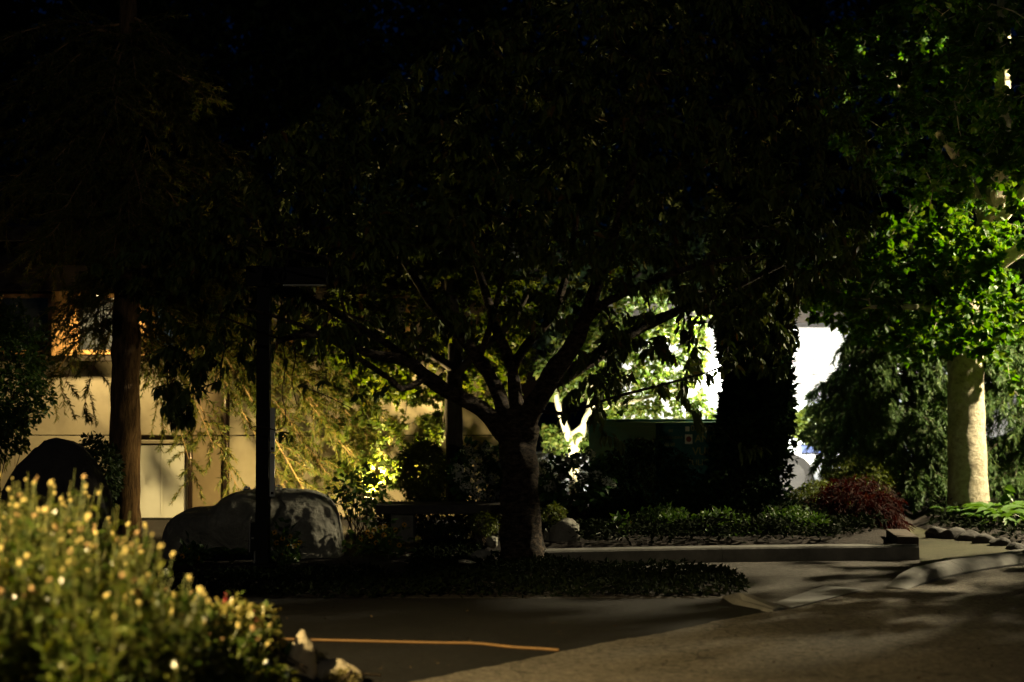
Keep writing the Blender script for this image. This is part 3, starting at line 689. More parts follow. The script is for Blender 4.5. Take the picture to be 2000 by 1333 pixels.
# ------------------------------------------------------------------ trees: growth
def grow(nodes, par, tips, seg=.22, wob=.05, arc=.12, pen=.0):
    """connect each tip to the closest point of the tree so far; returns nodes, parents, tip ids"""
    nodes = [np.array(p, float) for p in nodes]; par = list(par); A = np.array(nodes)
    d0 = np.array([np.min(np.linalg.norm(A - t, axis=1)) for t in tips]); ids = []
    buf = np.zeros((len(nodes) + len(tips) * 14, 3)); k = len(nodes); buf[:k] = A
    for ti in np.argsort(d0):
        tip = tips[ti]; dd = np.linalg.norm(buf[:k] - tip, axis=1) + pen * np.maximum(0, buf[:k, 2] - tip[2])
        j = int(np.argmin(dd)); a = buf[j].copy(); L = np.linalg.norm(tip - a); m = max(2, min(10, int(L / seg) + 1)); p = j
        for i in range(1, m + 1):
            t = i / m; q = a * (1 - t) + tip * t; q[2] += arc * L * math.sin(math.pi * t)
            if i < m: q = q + R.normal(0, wob * L / m ** .5, 3) * .6
            if k >= len(buf): buf = np.vstack([buf, np.zeros_like(buf)])
            buf[k] = q; par.append(p); p = k; k += 1
        ids.append(p)
    return buf[:k].copy(), par, ids
def radii(par, n0, tipr=.0028, ex=2.4, rmax=.09):
    n = len(par); r = np.zeros(n); acc = np.zeros(n)
    for i in range(n - 1, -1, -1):
        r[i] = max(tipr, acc[i] ** (1 / ex)) if acc[i] > 0 else tipr
        if par[i] >= 0: acc[par[i]] += r[i] ** ex
    return np.minimum(r, rmax)
def twigs_mesh(nodes, par, r, n0, sides=5):
    """tubes for all nodes grown after the first n0"""
    ch = {}
    for i in range(n0, len(par)): ch.setdefault(par[i], []).append(i)
    mb = MB(); done = set()
    for i in range(n0, len(par)):
        if i in done: continue
        chain = [par[i], i]; done.add(i)
        while chain[-1] in ch:
            nx = [c for c in ch[chain[-1]] if c not in done]
            if not nx: break
            c = max(nx, key=lambda q: r[q]); chain.append(c); done.add(c)
        rr = np.array([min(r[chain[0]], r[chain[1]] * 1.2)] + [r[c] for c in chain[1:]])
        mb.tube(nodes[chain], rr, sides if rr[0] > .008 else 4, cap=False)
    return mb
def polysample(poly, n):
    poly = np.array(poly, float); mn, mx = poly.min(0), poly.max(0); out = []
    while len(out) < n:
        p = mn + (mx - mn) * R.random(2); c = False; j = len(poly) - 1
        for i in range(len(poly)):
            a, b = poly[i], poly[j]
            if (a[1] > p[1]) != (b[1] > p[1]) and p[0] < (b[0] - a[0]) * (p[1] - a[1]) / (b[1] - a[1]) + a[0]: c = not c
            j = i
        if c: out.append(p)
    return np.array(out)
def rand_dirs(n):
    return unit(R.normal(0, 1, (n, 3)))
def leaves_at(tips, tdir, per, spread, grav=.6, out=.5, jitter=.6):
    """leaf bases and directions around twig ends"""
    n = len(tips); idx = np.repeat(np.arange(n), per)
    back = R.random(len(idx)) ** 1.5 * spread
    pos = tips[idx] - tdir[idx] * back[:, None] + R.normal(0, .012, (len(idx), 3))
    D = unit(rand_dirs(len(idx)) * jitter + tdir[idx] * out + np.array([0, 0, -grav]))
    return pos, D
def limb_tube(mb, path, rads, n=14, jit=.12):
    pts = smoothpath(path, 6); rr = np.interp(np.linspace(0, 1, len(pts)), np.linspace(0, 1, len(rads)), rads)
    mb.tube(pts, rr, n, jit); return pts

# ------------------------------------------------------------------ the cherry tree
def cherry():
    Y0 = 12.95; px = Y0 / F
    base = G(1022, 1102, .07); root = thing('cherry_tree', 'broad spreading cherry tree with a forked trunk and drooping dark leaves', 'tree', (base[0], Y0, .05))
    tp = [P(1022, 1118, Y0), P(1021, 1095, Y0), P(1020, 1060, Y0), P(1020, 1010, Y0), P(1018, 960, Y0), P(1014, 910, Y0), P(1010, 870, Y0), P(1007, 835, Y0), P(1006, 800, Y0)]
    mb = MB(); pts = smoothpath(tp, 9)
    rr = np.interp(np.linspace(0, 1, len(pts)), np.linspace(0, 1, 9), np.array([51, 44, 39, 36, 32, 34, 36, 39, 32]) * px)
    mb.tube(pts, rr, 40, .34, ell=(.06, .4))
    tr = mb.build('trunk', M['cherry_bark'], root, smooth=True)
    limbs = [
        ([(985, 850, 0), (940, 800, -.15), (880, 768, -.3), (832, 735, -.45), (795, 705, -.55), (720, 690, -.75), (650, 658, -.95), (590, 655, -1.1), (540, 668, -1.1)], [22, 18, 15, 13, 11, 9, 8, 6.5, 5]),
        ([(808, 715, -.5), (770, 680, -.35), (700, 640, -.2), (620, 590, -.1), (520, 540, 0), (420, 500, .1)], [9, 8, 7.5, 6.5, 5, 3]),
        ([(985, 815, .0), (965, 750, .15), (930, 695, .3), (890, 645, .45), (840, 590, .7), (780, 500, .9), (700, 420, 1.0)], [20, 15, 13.5, 12, 10, 7, 4]),
        ([(935, 700, .3), (950, 660, .15), (965, 610, .0), (985, 520, -.2), (1010, 400, -.3)], [8, 7, 6, 5, 3]),
        ([(1012, 810, .05), (1003, 740, .25), (988, 685, .4), (968, 640, .55), (945, 560, .8), (900, 420, 1.1), (880, 280, 1.2)], [18, 13.5, 12, 10.5, 9, 6, 4]),
        ([(1003, 720, .3), (1030, 672, .5), (1068, 632, .7), (1100, 560, 1.0), (1130, 400, 1.3), (1140, 220, 1.4)], [11, 10, 9, 8, 6, 4]),
        ([(1022, 830, -.05), (1058, 770, -.2), (1090, 715, -.35), (1125, 665, -.5), (1150, 600, -.65), (1185, 500, -.8), (1230, 360, -1.0), (1260, 200, -1.1)], [26, 22, 20, 17, 14, 11, 8, 4]),
        ([(1085, 745, -.2), (1150, 706, -.0), (1200, 672, .15), (1262, 635, .3), (1340, 600, .45), (1450, 555, .6), (1560, 500, .7)], [17, 15, 14, 12, 9, 7, 4]),
        ([(1140, 640, -.55), (1170, 600, -.9), (1250, 560, -1.3), (1360, 520, -1.6), (1480, 500, -1.8)], [9, 8, 7, 5, 3]),
        ([(835, 735, -.45), (790, 760, -.7), (760, 740, -1.0), (700, 700, -1.3), (600, 640, -1.6), (470, 600, -1.8)], [7, 6, 5.5, 5, 4, 2.5]),
        ([(1048, 800, -.1), (1090, 808, -.35), (1130, 800, -.5), (1200, 776, -.7), (1320, 745, -.9), (1400, 722, -1.0)], [5, 4, 3.6, 3, 2.4, 1.6]),
    ]
    nodes, par = [tuple(tp[-1])], [-1]
    for path, rd in limbs:
        w3 = [P(u, v, Y0 + dy) for u, v, dy in path]
        m2 = MB(); ps = limb_tube(m2, w3, np.array(rd) * px * .9, 16, .3)
        m2.build('limb', M['cherry_bark'], root, smooth=True)
        n = len(nodes)
        for i, p in enumerate(ps[4::3]): nodes.append(tuple(p)); par.append(n + i - 1 if i else 0)
    n0 = len(nodes)
    # crown volume
    main = [(170, 520), (330, 410), (470, 310), (620, 190), (820, 110), (1000, 20), (1080, -60), (1500, -60), (1640, 120), (1720, 330), (1700, 520), (1560, 590), (1440, 640), (1300, 580), (1120, 530), (900, 520), (700, 540), (560, 610), (420, 620), (300, 600)]
    q = polysample(main, 1500); dep = R.uniform(-1, 1, len(q)) * np.interp(q[:, 0], [150, 600, 1000, 1400, 1750], [.5, 1.7, 2.2, 1.7, .6]) - .15
    tips = [P(u, v, Y0 + d) for (u, v), d in zip(q, dep)]
    lowL = [(265, 600), (560, 600), (760, 620), (740, 690), (560, 720), (430, 770), (370, 820), (310, 820), (290, 760), (300, 680)]
    q = polysample(lowL, 75); tips += [P(u, v, Y0 - 1.0 + d) for (u, v), d in zip(q, R.uniform(-.7, .6, len(q)))]
    lowR = [(1080, 690), (1300, 600), (1440, 620), (1440, 720), (1400, 770), (1330, 800), (1250, 760), (1150, 790), (1080, 790)]
    q = polysample(lowR, 58); tips += [P(u, v, Y0 - .6 + d) for (u, v), d in zip(q, R.uniform(-.5, .6, len(q)))]
    mid = [(620, 600), (950, 560), (1150, 560), (1250, 620), (1100, 650), (900, 640), (800, 690), (700, 700)]
    q = polysample(mid, 48); tips += [P(u, v, Y0 + d) for (u, v), d in zip(q, R.uniform(-1.2, 1.4, len(q)))]
    hand = [(350, 822, -1.2), (372, 815, -1.1), (325, 790, -1.2), (430, 745, -1), (300, 700, -1), (340, 735, -1.1), (690, 715, -1.2), (735, 765, -.9), (600, 680, -1.4), (620, 705, -1.3), (1100, 812, -.6), (1150, 818, -.7), (1175, 805, -.7), (1330, 770, -1), (1355, 800, -1), (1420, 690, -1), (1430, 705, -1), (1460, 880, -1.4), (1490, 870, -1.4), (1370, 830, -1.2), (1210, 860, -1.3), (1180, 850, -1.2)]
    tips += [P(u, v, Y0 + d) for u, v, d in hand]
    tips += [np.array(q) for q in zip(R.uniform(2.35, 2.8, 60), R.uniform(13.9, 14.6, 60), R.uniform(1.75, 2.8, 60))]
    tips = np.array(tips); tips = tips[tips[:, 2] > .9]
    for t_ in tips:   # keep the foliage behind the post, which stands in front of the crown
        u_, v_ = 1000 + t_[0] / t_[1] * F, 756 - (t_[2] - CAMZ) / t_[1] * F
        if 440 < u_ < 640 and v_ > 490 and t_[1] < 12.6: t_ *= (12.65 + .6 * R.random()) / t_[1]; t_[2] += CAMZ * (1 - (12.9 / 12.3)) * 0
    nd, par, ids = grow(nodes, par, tips, .2, .12, .06)
    r = radii(par, n0, .0030, 2.3, .035)
    twigs_mesh(nd, par, r, n0).build('twigs', M['cherry_bark'], root, smooth=True)['kind'] = 'stuff'
    ids = np.array(ids); tp_ = nd[ids]; pd = unit(tp_ - nd[np.array(par)[ids]])
    # extra leaf sites along the twigs
    inner = np.array([i for i in range(n0, len(par)) if r[i] < .008])
    site = np.r_[ids, inner[R.random(len(inner)) < .5]]
    sp = nd[site]; sd = unit(sp - nd[np.array(par)[site]])
    per = R.integers(6, 12, len(site))
    pos, D = leaves_at(sp, sd, per, .16, .75, .45, .65)
    size = R.uniform(.07, .125, len(pos))
    # the lowest drooping leaves, seen singly against the light, are pieces of their own
    v = 756 - (pos[:, 2] - CAMZ) / pos[:, 1] * F; u = 1000 + pos[:, 0] / pos[:, 1] * F
    free = np.where((v > 690) & (u > 250) & (u < 1520))[0]
    score = v[free] + 60 * ((u[free] < 480) | (u[free] > 1060))
    pick = free[np.argsort(-score)[:290]]; rest = np.setdiff1d(np.arange(len(pos)), pick)
    f = cloud('foliage', T_CHERRY, pos[rest], D[rest], size[rest], M['cherry_leaf'], root, roll=.45, smooth=True); f['kind'] = 'stuff'
    shapes = []
    for k in range(5):
        tv, tt = tmpl_long(R.uniform(.32, .42), R.uniform(.2, .5), R.uniform(.06, .14))
        me = bpy.data.meshes.new('leaf'); me.from_pydata([tuple(p) for p in tv], [], [tuple(int(i) for i in q) for q in tt]); me.materials.append(M['cherry_leaf'])
        me.polygons.foreach_set('use_smooth', [True] * len(me.polygons)); shapes.append(me)
    for i in pick:
        o = bpy.data.objects.new('leaf', shapes[i % 5]); link(o, root)
        o.location = [float(x) for x in pos[i] - W[root]]; o.scale = [float(size[i])] * 3
        o.rotation_mode = 'QUATERNION'; o.rotation_quaternion = Vector(D[i]).to_track_quat('Y', 'Z')
    # dangling dead twigs beside the post
    for pth in ([(572, 668), (577, 700), (570, 740), (575, 770), (580, 790)], [(553, 672), (557, 720), (551, 770), (557, 800), (556, 828), (543, 840), (527, 838)], [(530, 838), (505, 833), (490, 836)], [(590, 755), (640, 775), (690, 800)]):
        MB().tube(smoothpath([P(a, b, Y0 - 1.05) for a, b in pth], 5), .0045, 6).build('dangling_twig', M['vine'], root, smooth=True)
    cloud('dead_leaf', T_CHERRY, [P(488, 827, Y0 - 1.05)], [(0, -.1, -1)], [.07], M['dead_leaf'], root)
    dl = [(545, 845), (565, 850), (700, 770), (560, 700), (600, 752), (630, 745)]
    cloud('hanging_foliage', T_CHERRY, [P(a + R.normal(0, 4), b, Y0 - 1.05) for a, b in dl for _ in range(4)], unit(rand_dirs(24) * .7 + np.array([0, 0, -.7])), .1, M['cherry_leaf'], root, smooth=True)['kind'] = 'stuff'
cherry()

# ------------------------------------------------------------------ other broadleaf trees
def leafy_tree(name, label, base, trunks, crown, Yc, depth, n, per, leaf, lsize, lm, bm_, rbase, group=None, spread=.14, grav=.35, seg=.3, tipr=.0025, rmax=.03, extra=(), more=()):
    root = thing(name, label, 'tree', base, group)
    nodes, par = [tuple(np.array(base) + np.array([0, 0, .3]))], [-1]
    for k, (path, rd) in enumerate(trunks):
        m = MB(); ps = limb_tube(m, path, rd, 28 if k == 0 else 10, .07 if k == 0 else .1); m.build('trunk' if k == 0 else 'limb', bm_, root, smooth=True)
        n1 = len(nodes)
        for i, p in enumerate(ps[(8 if k == 0 else 3)::3]): nodes.append(tuple(p)); par.append(n1 + i - 1 if i else 0)
    n0 = len(nodes); tips = []
    for poly, yc, dp, cnt in [(crown, Yc, depth, n)] + list(extra):
        q = polysample(poly, cnt); tips += [P(u, v, yc + d) for (u, v), d in zip(q, R.uniform(-dp, dp, cnt))]
    tips = np.array(tips + [np.array(q) for q in more]); tips = tips[tips[:, 2] > .45]
    nd, par, ids = grow(nodes, par, tips, seg, .12, .05)
    r = radii(par, n0, tipr, 2.3, rmax)
    twigs_mesh(nd, par, r, n0, 5).build('branches', bm_, root, smooth=True)['kind'] = 'stuff'
    ids = np.array(ids); inner = np.array([i for i in range(n0, len(par)) if r[i] < .009])
    site = np.r_[ids, inner[R.random(len(inner)) < .45]]
    pos, D = leaves_at(nd[site], unit(nd[site] - nd[np.array(par)[site]]), np.full(len(site), per), spread, grav, .35, .9)
    f = cloud('foliage', leaf, pos, D, R.uniform(*lsize, len(pos)), lm, root, roll=.6); f['kind'] = 'stuff'
    return root
Yt = 15.1
leafy_tree('maple_tree', 'slim maple with a dark trunk and yellow-green leaves lit from below, behind the stone bench', (*P(888, 990, Yt)[:2], .1),
    [([P(893, 1000, Yt), P(889, 930, Yt), P(887, 850, Yt), P(886, 770, Yt), P(890, 680, Yt + .1), P(880, 560, Yt + .2), P(870, 400, Yt + .2)], [.125, .10, .093, .09, .08, .06, .03]),
     ([P(887, 740, Yt), P(930, 690, Yt - .1), P(990, 640, Yt), P(1040, 560, Yt)], [.05, .045, .035, .02]),
     ([P(886, 720, Yt), P(820, 680, Yt), P(740, 640, Yt + .1), P(640, 600, Yt)], [.05, .042, .03, .015])],
    [(560, 640), (650, 560), (800, 480), (1000, 480), (1060, 600), (1040, 720), (990, 790), (930, 800), (860, 760), (800, 800), (740, 790), (700, 740), (640, 720), (580, 700)], Yt + .8, .8, 620, 9, T_MAPLE, (.05, .09), M['maple_leaf'], M['grey_bark'], .1,
    extra=[([(600, 300), (1200, 250), (1300, 480), (1200, 600), (700, 560)], Yt + .6, .8, 260), ([(640, 740), (760, 720), (870, 760), (870, 960), (780, 980), (660, 960)], Yt + 1.3, .5, 210)])
Yt = 18.8
leafy_tree('pale_stemmed_tree', 'small multi-stemmed tree with pale bark and floodlit leaves behind the utility cabinet', (*P(1122, 900, Yt)[:2], .1),
    [([P(1122, 990, Yt), P(1122, 930, Yt), P(1120, 890, Yt), P(1106, 840, Yt), P(1090, 790, Yt), P(1075, 720, Yt)], [.075, .07, .06, .05, .04, .02]),
     ([P(1122, 895, Yt), P(1136, 850, Yt), P(1146, 815, Yt), P(1172, 780, Yt), P(1215, 740, Yt), P(1270, 690, Yt)], [.055, .05, .045, .035, .03, .015]),
     ([P(1113, 850, Yt), P(1140, 828, Yt), P(1150, 790, Yt + .1), P(1158, 730, Yt + .1)], [.035, .03, .025, .015]),
     ([P(1138, 835, Yt), P(1175, 800, Yt - .2), P(1230, 785, Yt - .3), P(1330, 760, Yt - .3)], [.035, .03, .025, .012])],
    [(1050, 700), (1120, 640), (1300, 610), (1380, 640), (1385, 700), (1370, 760), (1405, 815), (1300, 830), (1180, 815), (1160, 780), (1100, 790), (1050, 780)], Yt + .1, .9, 620, 8, T_SMALL, (.06, .11), M['pale_leaf'], M['pale_bark'], .1,
    extra=[([(1060, 830), (1150, 850), (1140, 880), (1060, 880)], Yt + .3, .4, 130), ([(1080, 560), (1440, 560), (1400, 640), (1080, 680)], Yt + .3, .9, 200)])
Yt = 17.0
leafy_tree('linden_tree', 'tall linden with a stout pale trunk lit from the side and bright green leaves', (*P(1890, 1012, Yt)[:2], .1),
    [([P(1893, 1035, Yt), P(1892, 1000, Yt), P(1890, 930, Yt), P(1888, 850, Yt), P(1886, 770, Yt), P(1886, 700, Yt), P(1893, 600, Yt), P(1920, 480, Yt), P(1945, 380, Yt), P(1955, 280, Yt), P(1960, 120, Yt), P(1960, -80, Yt)], [.275, .25, .228, .218, .21, .205, .19, .15, .12, .11, .09, .06]),
     ([P(1895, 590, Yt), P(1840, 520, Yt - .2), P(1760, 470, Yt - .3), P(1650, 450, Yt - .3)], [.09, .07, .05, .02]),
     ([P(1930, 450, Yt), P(1880, 330, Yt + .1), P(1800, 220, Yt), P(1720, 140, Yt)], [.08, .06, .045, .02]),
     ([P(1900, 560, Yt), P(1980, 500, Yt - .3), P(2080, 440, Yt - .5)], [.08, .06, .03]),
     ([P(1900, 540, Yt), (6.2, 15.8, 3.4), (6.4, 14.4, 3.3), (6.2, 13.0, 3.1)], [.08, .06, .045, .02]),
     ([P(1925, 470, Yt), (5.9, 15.6, 4.1), (6.0, 14.4, 4.6), (5.2, 13.9, 5.0)], [.07, .05, .04, .02]),
     ([P(1890, 640, Yt - .1), P(1850, 610, Yt - .8), P(1780, 600, Yt - 1.4), P(1700, 600, Yt - 1.8)], [.06, .05, .035, .02])],
    [(1545, 560), (1600, 470), (1750, 420), (1900, 430), (1960, 440), (1975, 640), (1960, 720), (1900, 690), (1850, 700), (1780, 720), (1740, 690), (1700, 680), (1640, 640), (1570, 620)], Yt - .8, 1.0, 760, 9, T_ROUND, (.06, .10), M['lime_leaf'], M['lime_bark'], .2,
    extra=[([(1950, 380), (2080, 380), (2080, 820), (1990, 790), (1950, 700)], Yt - .6, .9, 60),
           ([(1600, 60), (1900, -60), (2080, -60), (2080, 420), (1850, 420), (1700, 360), (1600, 260)], Yt, 1.2, 760)], more=[(x, y, z) for x, y, z in zip(R.uniform(4.6, 7.6, 420), R.uniform(11.6, 14.7, 420), R.uniform(1.9, 3.6, 420)) if x > .36 * y + .4] + [(x, y, z) for x, y, z in zip(R.uniform(4.1, 7.9, 520), R.uniform(13.5, 15.2, 520), R.uniform(3.0, 5.9, 520)) if z > 3.0 + .5 * math.sin(x * 3.1)])  # forward tips added, mostly out of view, to dapple road and shade cherry

# dark trees that close the view behind
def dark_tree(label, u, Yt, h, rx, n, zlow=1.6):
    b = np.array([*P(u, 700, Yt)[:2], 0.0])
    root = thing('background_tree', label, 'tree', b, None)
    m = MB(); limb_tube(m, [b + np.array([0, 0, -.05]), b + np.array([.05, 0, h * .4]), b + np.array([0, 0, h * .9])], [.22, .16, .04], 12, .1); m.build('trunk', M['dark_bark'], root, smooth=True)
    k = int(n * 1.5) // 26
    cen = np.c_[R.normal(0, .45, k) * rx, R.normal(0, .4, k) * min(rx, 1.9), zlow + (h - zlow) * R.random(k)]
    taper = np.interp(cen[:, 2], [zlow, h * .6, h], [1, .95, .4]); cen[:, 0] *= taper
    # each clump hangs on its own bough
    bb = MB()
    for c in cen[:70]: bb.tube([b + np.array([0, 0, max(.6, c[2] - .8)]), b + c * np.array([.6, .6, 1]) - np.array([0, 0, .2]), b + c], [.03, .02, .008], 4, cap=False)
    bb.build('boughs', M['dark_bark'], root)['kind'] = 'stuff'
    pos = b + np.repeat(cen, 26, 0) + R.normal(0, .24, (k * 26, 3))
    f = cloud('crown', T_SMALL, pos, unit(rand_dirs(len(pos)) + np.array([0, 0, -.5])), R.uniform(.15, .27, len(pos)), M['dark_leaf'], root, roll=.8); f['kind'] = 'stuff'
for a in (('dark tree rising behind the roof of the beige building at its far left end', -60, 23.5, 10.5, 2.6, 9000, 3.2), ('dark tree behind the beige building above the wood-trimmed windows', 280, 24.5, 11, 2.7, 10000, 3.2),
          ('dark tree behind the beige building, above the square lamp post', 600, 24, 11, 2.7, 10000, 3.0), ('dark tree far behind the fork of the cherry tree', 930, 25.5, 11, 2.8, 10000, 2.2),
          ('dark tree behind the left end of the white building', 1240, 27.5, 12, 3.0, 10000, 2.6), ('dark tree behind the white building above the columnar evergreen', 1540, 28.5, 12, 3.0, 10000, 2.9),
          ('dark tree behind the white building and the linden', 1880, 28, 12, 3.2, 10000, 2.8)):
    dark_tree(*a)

# ------------------------------------------------------------------ conifers
def sprays(branches, twig_len, twig_gap, needle, droop, mat_leaf, mat_bark, root, nper=46, rad=.012, plan=.7):
    """branches: list of paths. feathery side twigs carrying needles"""
    bb = MB(); pos, D = [], []
    for br in branches:
        ps = smoothpath(br, 8); L = np.linalg.norm(np.diff(ps, axis=0), axis=1).sum()
        bb.tube(ps, np.linspace(rad, .003, len(ps)), 5, cap=False)
        m = max(3, int(L / twig_gap))
        for i in range(m):
            t = .12 + .88 * (i + R.random() * .6) / m; k = min(int(t * (len(ps) - 1)), len(ps) - 2)
            p = ps[k] + (ps[k + 1] - ps[k]) * (t * (len(ps) - 1) - k); T = unit(ps[k + 1] - ps[k])
            sd = unit(np.cross(T, [0, 0, 1]) * (1 if i % 2 else -1) + R.normal(0, .4, 3))
            tl = twig_len * R.uniform(.5, 1.1) * (1.1 - .55 * t); d = unit(sd * plan + T * .7)
            s = np.linspace(0, 1, 6)[:, None]; tw = p + d * tl * s + np.array([0, 0, -droop * tl]) * s ** 1.7
            bb.tube(tw, np.linspace(.004, .0015, 6), 4, cap=False)
            q = R.random(nper) ** .8; pp = p + d * tl * q[:, None] + np.array([0, 0, -droop * tl]) * q[:, None] ** 1.7
            pos.append(pp + R.normal(0, .006, pp.shape)); td = unit(d + np.array([0, 0, -1.7 * droop]) * q[:, None] ** .7)
            D.append(unit(td * .8 + rand_dirs(nper) * .75 + np.array([0, 0, -.25 * droop])))
    bb.build('branches', mat_bark, root, smooth=True)['kind'] = 'stuff'
    pos, D = np.vstack(pos), np.vstack(D)
    f = cloud('needles', T_NEEDLE, pos, D, R.uniform(needle * .7, needle * 1.2, len(pos)), mat_leaf, root, roll=.8); f['kind'] = 'stuff'
    return len(pos)
def left_conifer():
    Yc = 14.95; b = np.array([*P(240, 1060, Yc)[:2], .08]); root = thing('conifer_tree', 'feathery conifer with ridged brown bark and drooping lit boughs in front of the beige building', 'tree', b)
    m = MB(); limb_tube(m, [P(242, 1085, Yc), P(241, 1050, Yc), P(241, 960, Yc), P(242, 860, Yc), P(245, 760, Yc), P(248, 600, Yc), P(250, 350, Yc), P(250, 0, Yc), P(250, -300, Yc)], [.19, .175, .165, .158, .15, .14, .12, .09, .05], 28, .2)
    m.build('trunk', M['conifer_bark'], root, smooth=True)
    br = []
    def B(u0, v0, u1, v1, dy, sag=25):
        a = P(u0, v0, Yc); e = P(u1, v1, Yc + .35 + dy * .95); md = (a + e) / 2 + np.array([0, 0, sag / 185]); br.append([a, a * .6 + md * .4 + np.array([0, 0, .06]), md, e])
    # boughs that reach right and droop in front of the lit wall
    for (u0, v0, u1, v1, dy) in [(250, 620, 470, 965, .6), (250, 560, 560, 860, .9), (250, 520, 660, 955, 1.1), (250, 500, 610, 985, .7), (250, 470, 700, 900, 1.2), (250, 600, 420, 880, .2), (250, 640, 380, 935, .9), (250, 540, 520, 780, .4),
                                 (250, 440, 640, 820, .8), (250, 660, 330, 850, .7), (250, 430, 560, 700, 1.2), (250, 400, 480, 640, .5), (250, 480, 720, 840, 1.3), (250, 560, 640, 930, 1.2), (250, 520, 580, 930, 1.3), (250, 450, 760, 900, 1.3), (250, 500, 680, 985, 1.2), (250, 380, 720, 790, 1.0), (250, 420, 780, 850, 1.1), (250, 440, 600, 760, .7), (250, 470, 740, 960, 1.0), (250, 540, 560, 960, .9), (250, 400, 690, 860, 1.4), (250, 300, 420, 700, .9), (250, 330, 500, 720, 1.2)]:
        B(u0, v0, u1, v1, dy, 60)
    for k in range(26):
        v0 = R.uniform(40, 480); an = R.uniform(0, 2 * math.pi); L = R.uniform(1.0, 2.1)
        a = P(248, v0, Yc); e = a + np.array([math.cos(an) * L, math.sin(an) * L * .6, -R.uniform(.3, .9)]); br.append([a, (a * .65 + e * .35) + np.array([0, 0, .22]), (a * .3 + e * .7) + np.array([0, 0, .16]), e])
    for k in range(30):
        v0 = R.uniform(20, 430); an = R.uniform(math.pi * 1.05, math.pi * 1.95); L = R.uniform(.6, 1.3)
        a = P(248, v0, Yc); e = a + np.array([math.cos(an) * L, math.sin(an) * L * .7, -R.uniform(.3, .8)]); br.append([a, (a * .65 + e * .35) + np.array([0, 0, .16]), (a * .3 + e * .7) + np.array([0, 0, .12]), e])
    for (u1, v1, dy) in [(60, 740, -.6), (120, 770, -.5), (20, 790, -.8), (160, 810, -.4), (40, 850, .2)]:
        B(248, v1 - 230, u1, v1, dy, 60)
    sprays(br, .60, .055, .07, .24, M['needle'], M['twig_orange'], root, 60, .018)
left_conifer()
def cedar():
    Yc = 18.2; b = np.array([*P(1744, 990, Yc)[:2], .1]); root = thing('weeping_cedar', 'dense green cedar with drooping fronds left of the pale trunk', 'tree', b)
    m = MB(); limb_tube(m, [b - np.array([0, 0, .1]), b + np.array([0, 0, 1.2]), b + np.array([0, 0, 3.0])], [.12, .09, .03], 12, .1); m.build('trunk', M['dark_bark'], root, smooth=True)
    br = []
    for k in range(210):
        z = R.uniform(.35, 3.0); an = R.uniform(0, 2 * math.pi); L = R.uniform(.55, 1.15) * np.interp(z, [.3, 1.6, 3.0], [1, 1.0, .45])
        if R.random() < .6: an = R.uniform(math.pi, 2 * math.pi)
        a = b + np.array([0, 0, z]); e = a + np.array([math.cos(an) * L, math.sin(an) * L * .75, -R.uniform(.1, .45)]); br.append([a, a * .6 + e * .4 + np.array([0, 0, .10]), a * .25 + e * .75 + np.array([0, 0, .08]), e])
    sprays(br, .36, .06, .075, .85, M['cedar'], M['dark_bark'], root, 60, .01)
cedar()
def cedar_right():
    Yc = 19.2; b = np.array([*P(2000, 990, Yc)[:2], .1]); root = thing('weeping_cedar', 'drooping cedar hanging behind the right side of the pale linden trunk', 'tree', b)
    m = MB(); limb_tube(m, [b - np.array([0, 0, .1]), b + np.array([0, 0, 1.2]), b + np.array([0, 0, 3.2])], [.12, .09, .03], 12, .1); m.build('trunk', M['dark_bark'], root, smooth=True)
    br = []
    for k in range(150):
        z = R.uniform(.5, 3.2); an = R.uniform(math.pi * .9, 2.1 * math.pi); L = R.uniform(.5, 1.3) * np.interp(z, [.3, 1.6, 3.2], [.8, 1.0, .5])
        a = b + np.array([0, 0, z]); e = a + np.array([math.cos(an) * L, math.sin(an) * L * .7, -R.uniform(.1, .5)]); br.append([a, a * .6 + e * .4 + np.array([0, 0, .12]), a * .25 + e * .75 + np.array([0, 0, .08]), e])
    sprays(br, .38, .07, .08, .9, M['cedar'], M['dark_bark'], root, 56, .01)
cedar_right()

def blob_bush(name, label, cat, c, rad, n, leaf, ls, mat, grav=.2, shell=.55, lump=.25, stems=True, zmin=.1, group=None, seed=0, prof=None):
    """shrub: stems from the ground, leaves through an uneven crown"""
    c = np.array(c, float); root = thing(name, label, cat, (c[0], c[1], max(.05, hz(c[0], c[1]))), group)
    d = rand_dirs(n); r = (shell + (1 - shell) * R.random(n) ** .6)
    lumps = np.array([1 + lump * noise.noise(Vector(q * 2.1) + Vector((seed * 7.3, 0, 0))) + lump * .6 * noise.noise(Vector(q * 5) + Vector((0, seed * 3.1, 0))) for q in d])
    p = d * (r * lumps)[:, None] * np.array(rad)
    if prof: p[:, :2] *= np.interp(p[:, 2] / rad[2], *prof)[:, None]
    pos = c + p; keep = pos[:, 2] > zmin; pos, d = pos[keep], d[keep]
    D = unit(d * .7 + rand_dirs(len(d)) * .8 + np.array([0, 0, -grav]))
    f = cloud('foliage', leaf, pos, D, R.uniform(*ls, len(pos)), mat, root, roll=.6); f['kind'] = 'stuff'
    if stems:
        m = MB(); b = W[root]
        for q in pos[R.integers(0, len(pos), 16)]:
            m.tube([b + R.normal(0, .10, 3) * np.array([1, 1, 0]), (b + q) / 2 + R.normal(0, .03, 3), q], [.007, .005, .002], 5, cap=False)
        m.build('stems', M['vine'], root)['kind'] = 'stuff'
    return root, pos, d
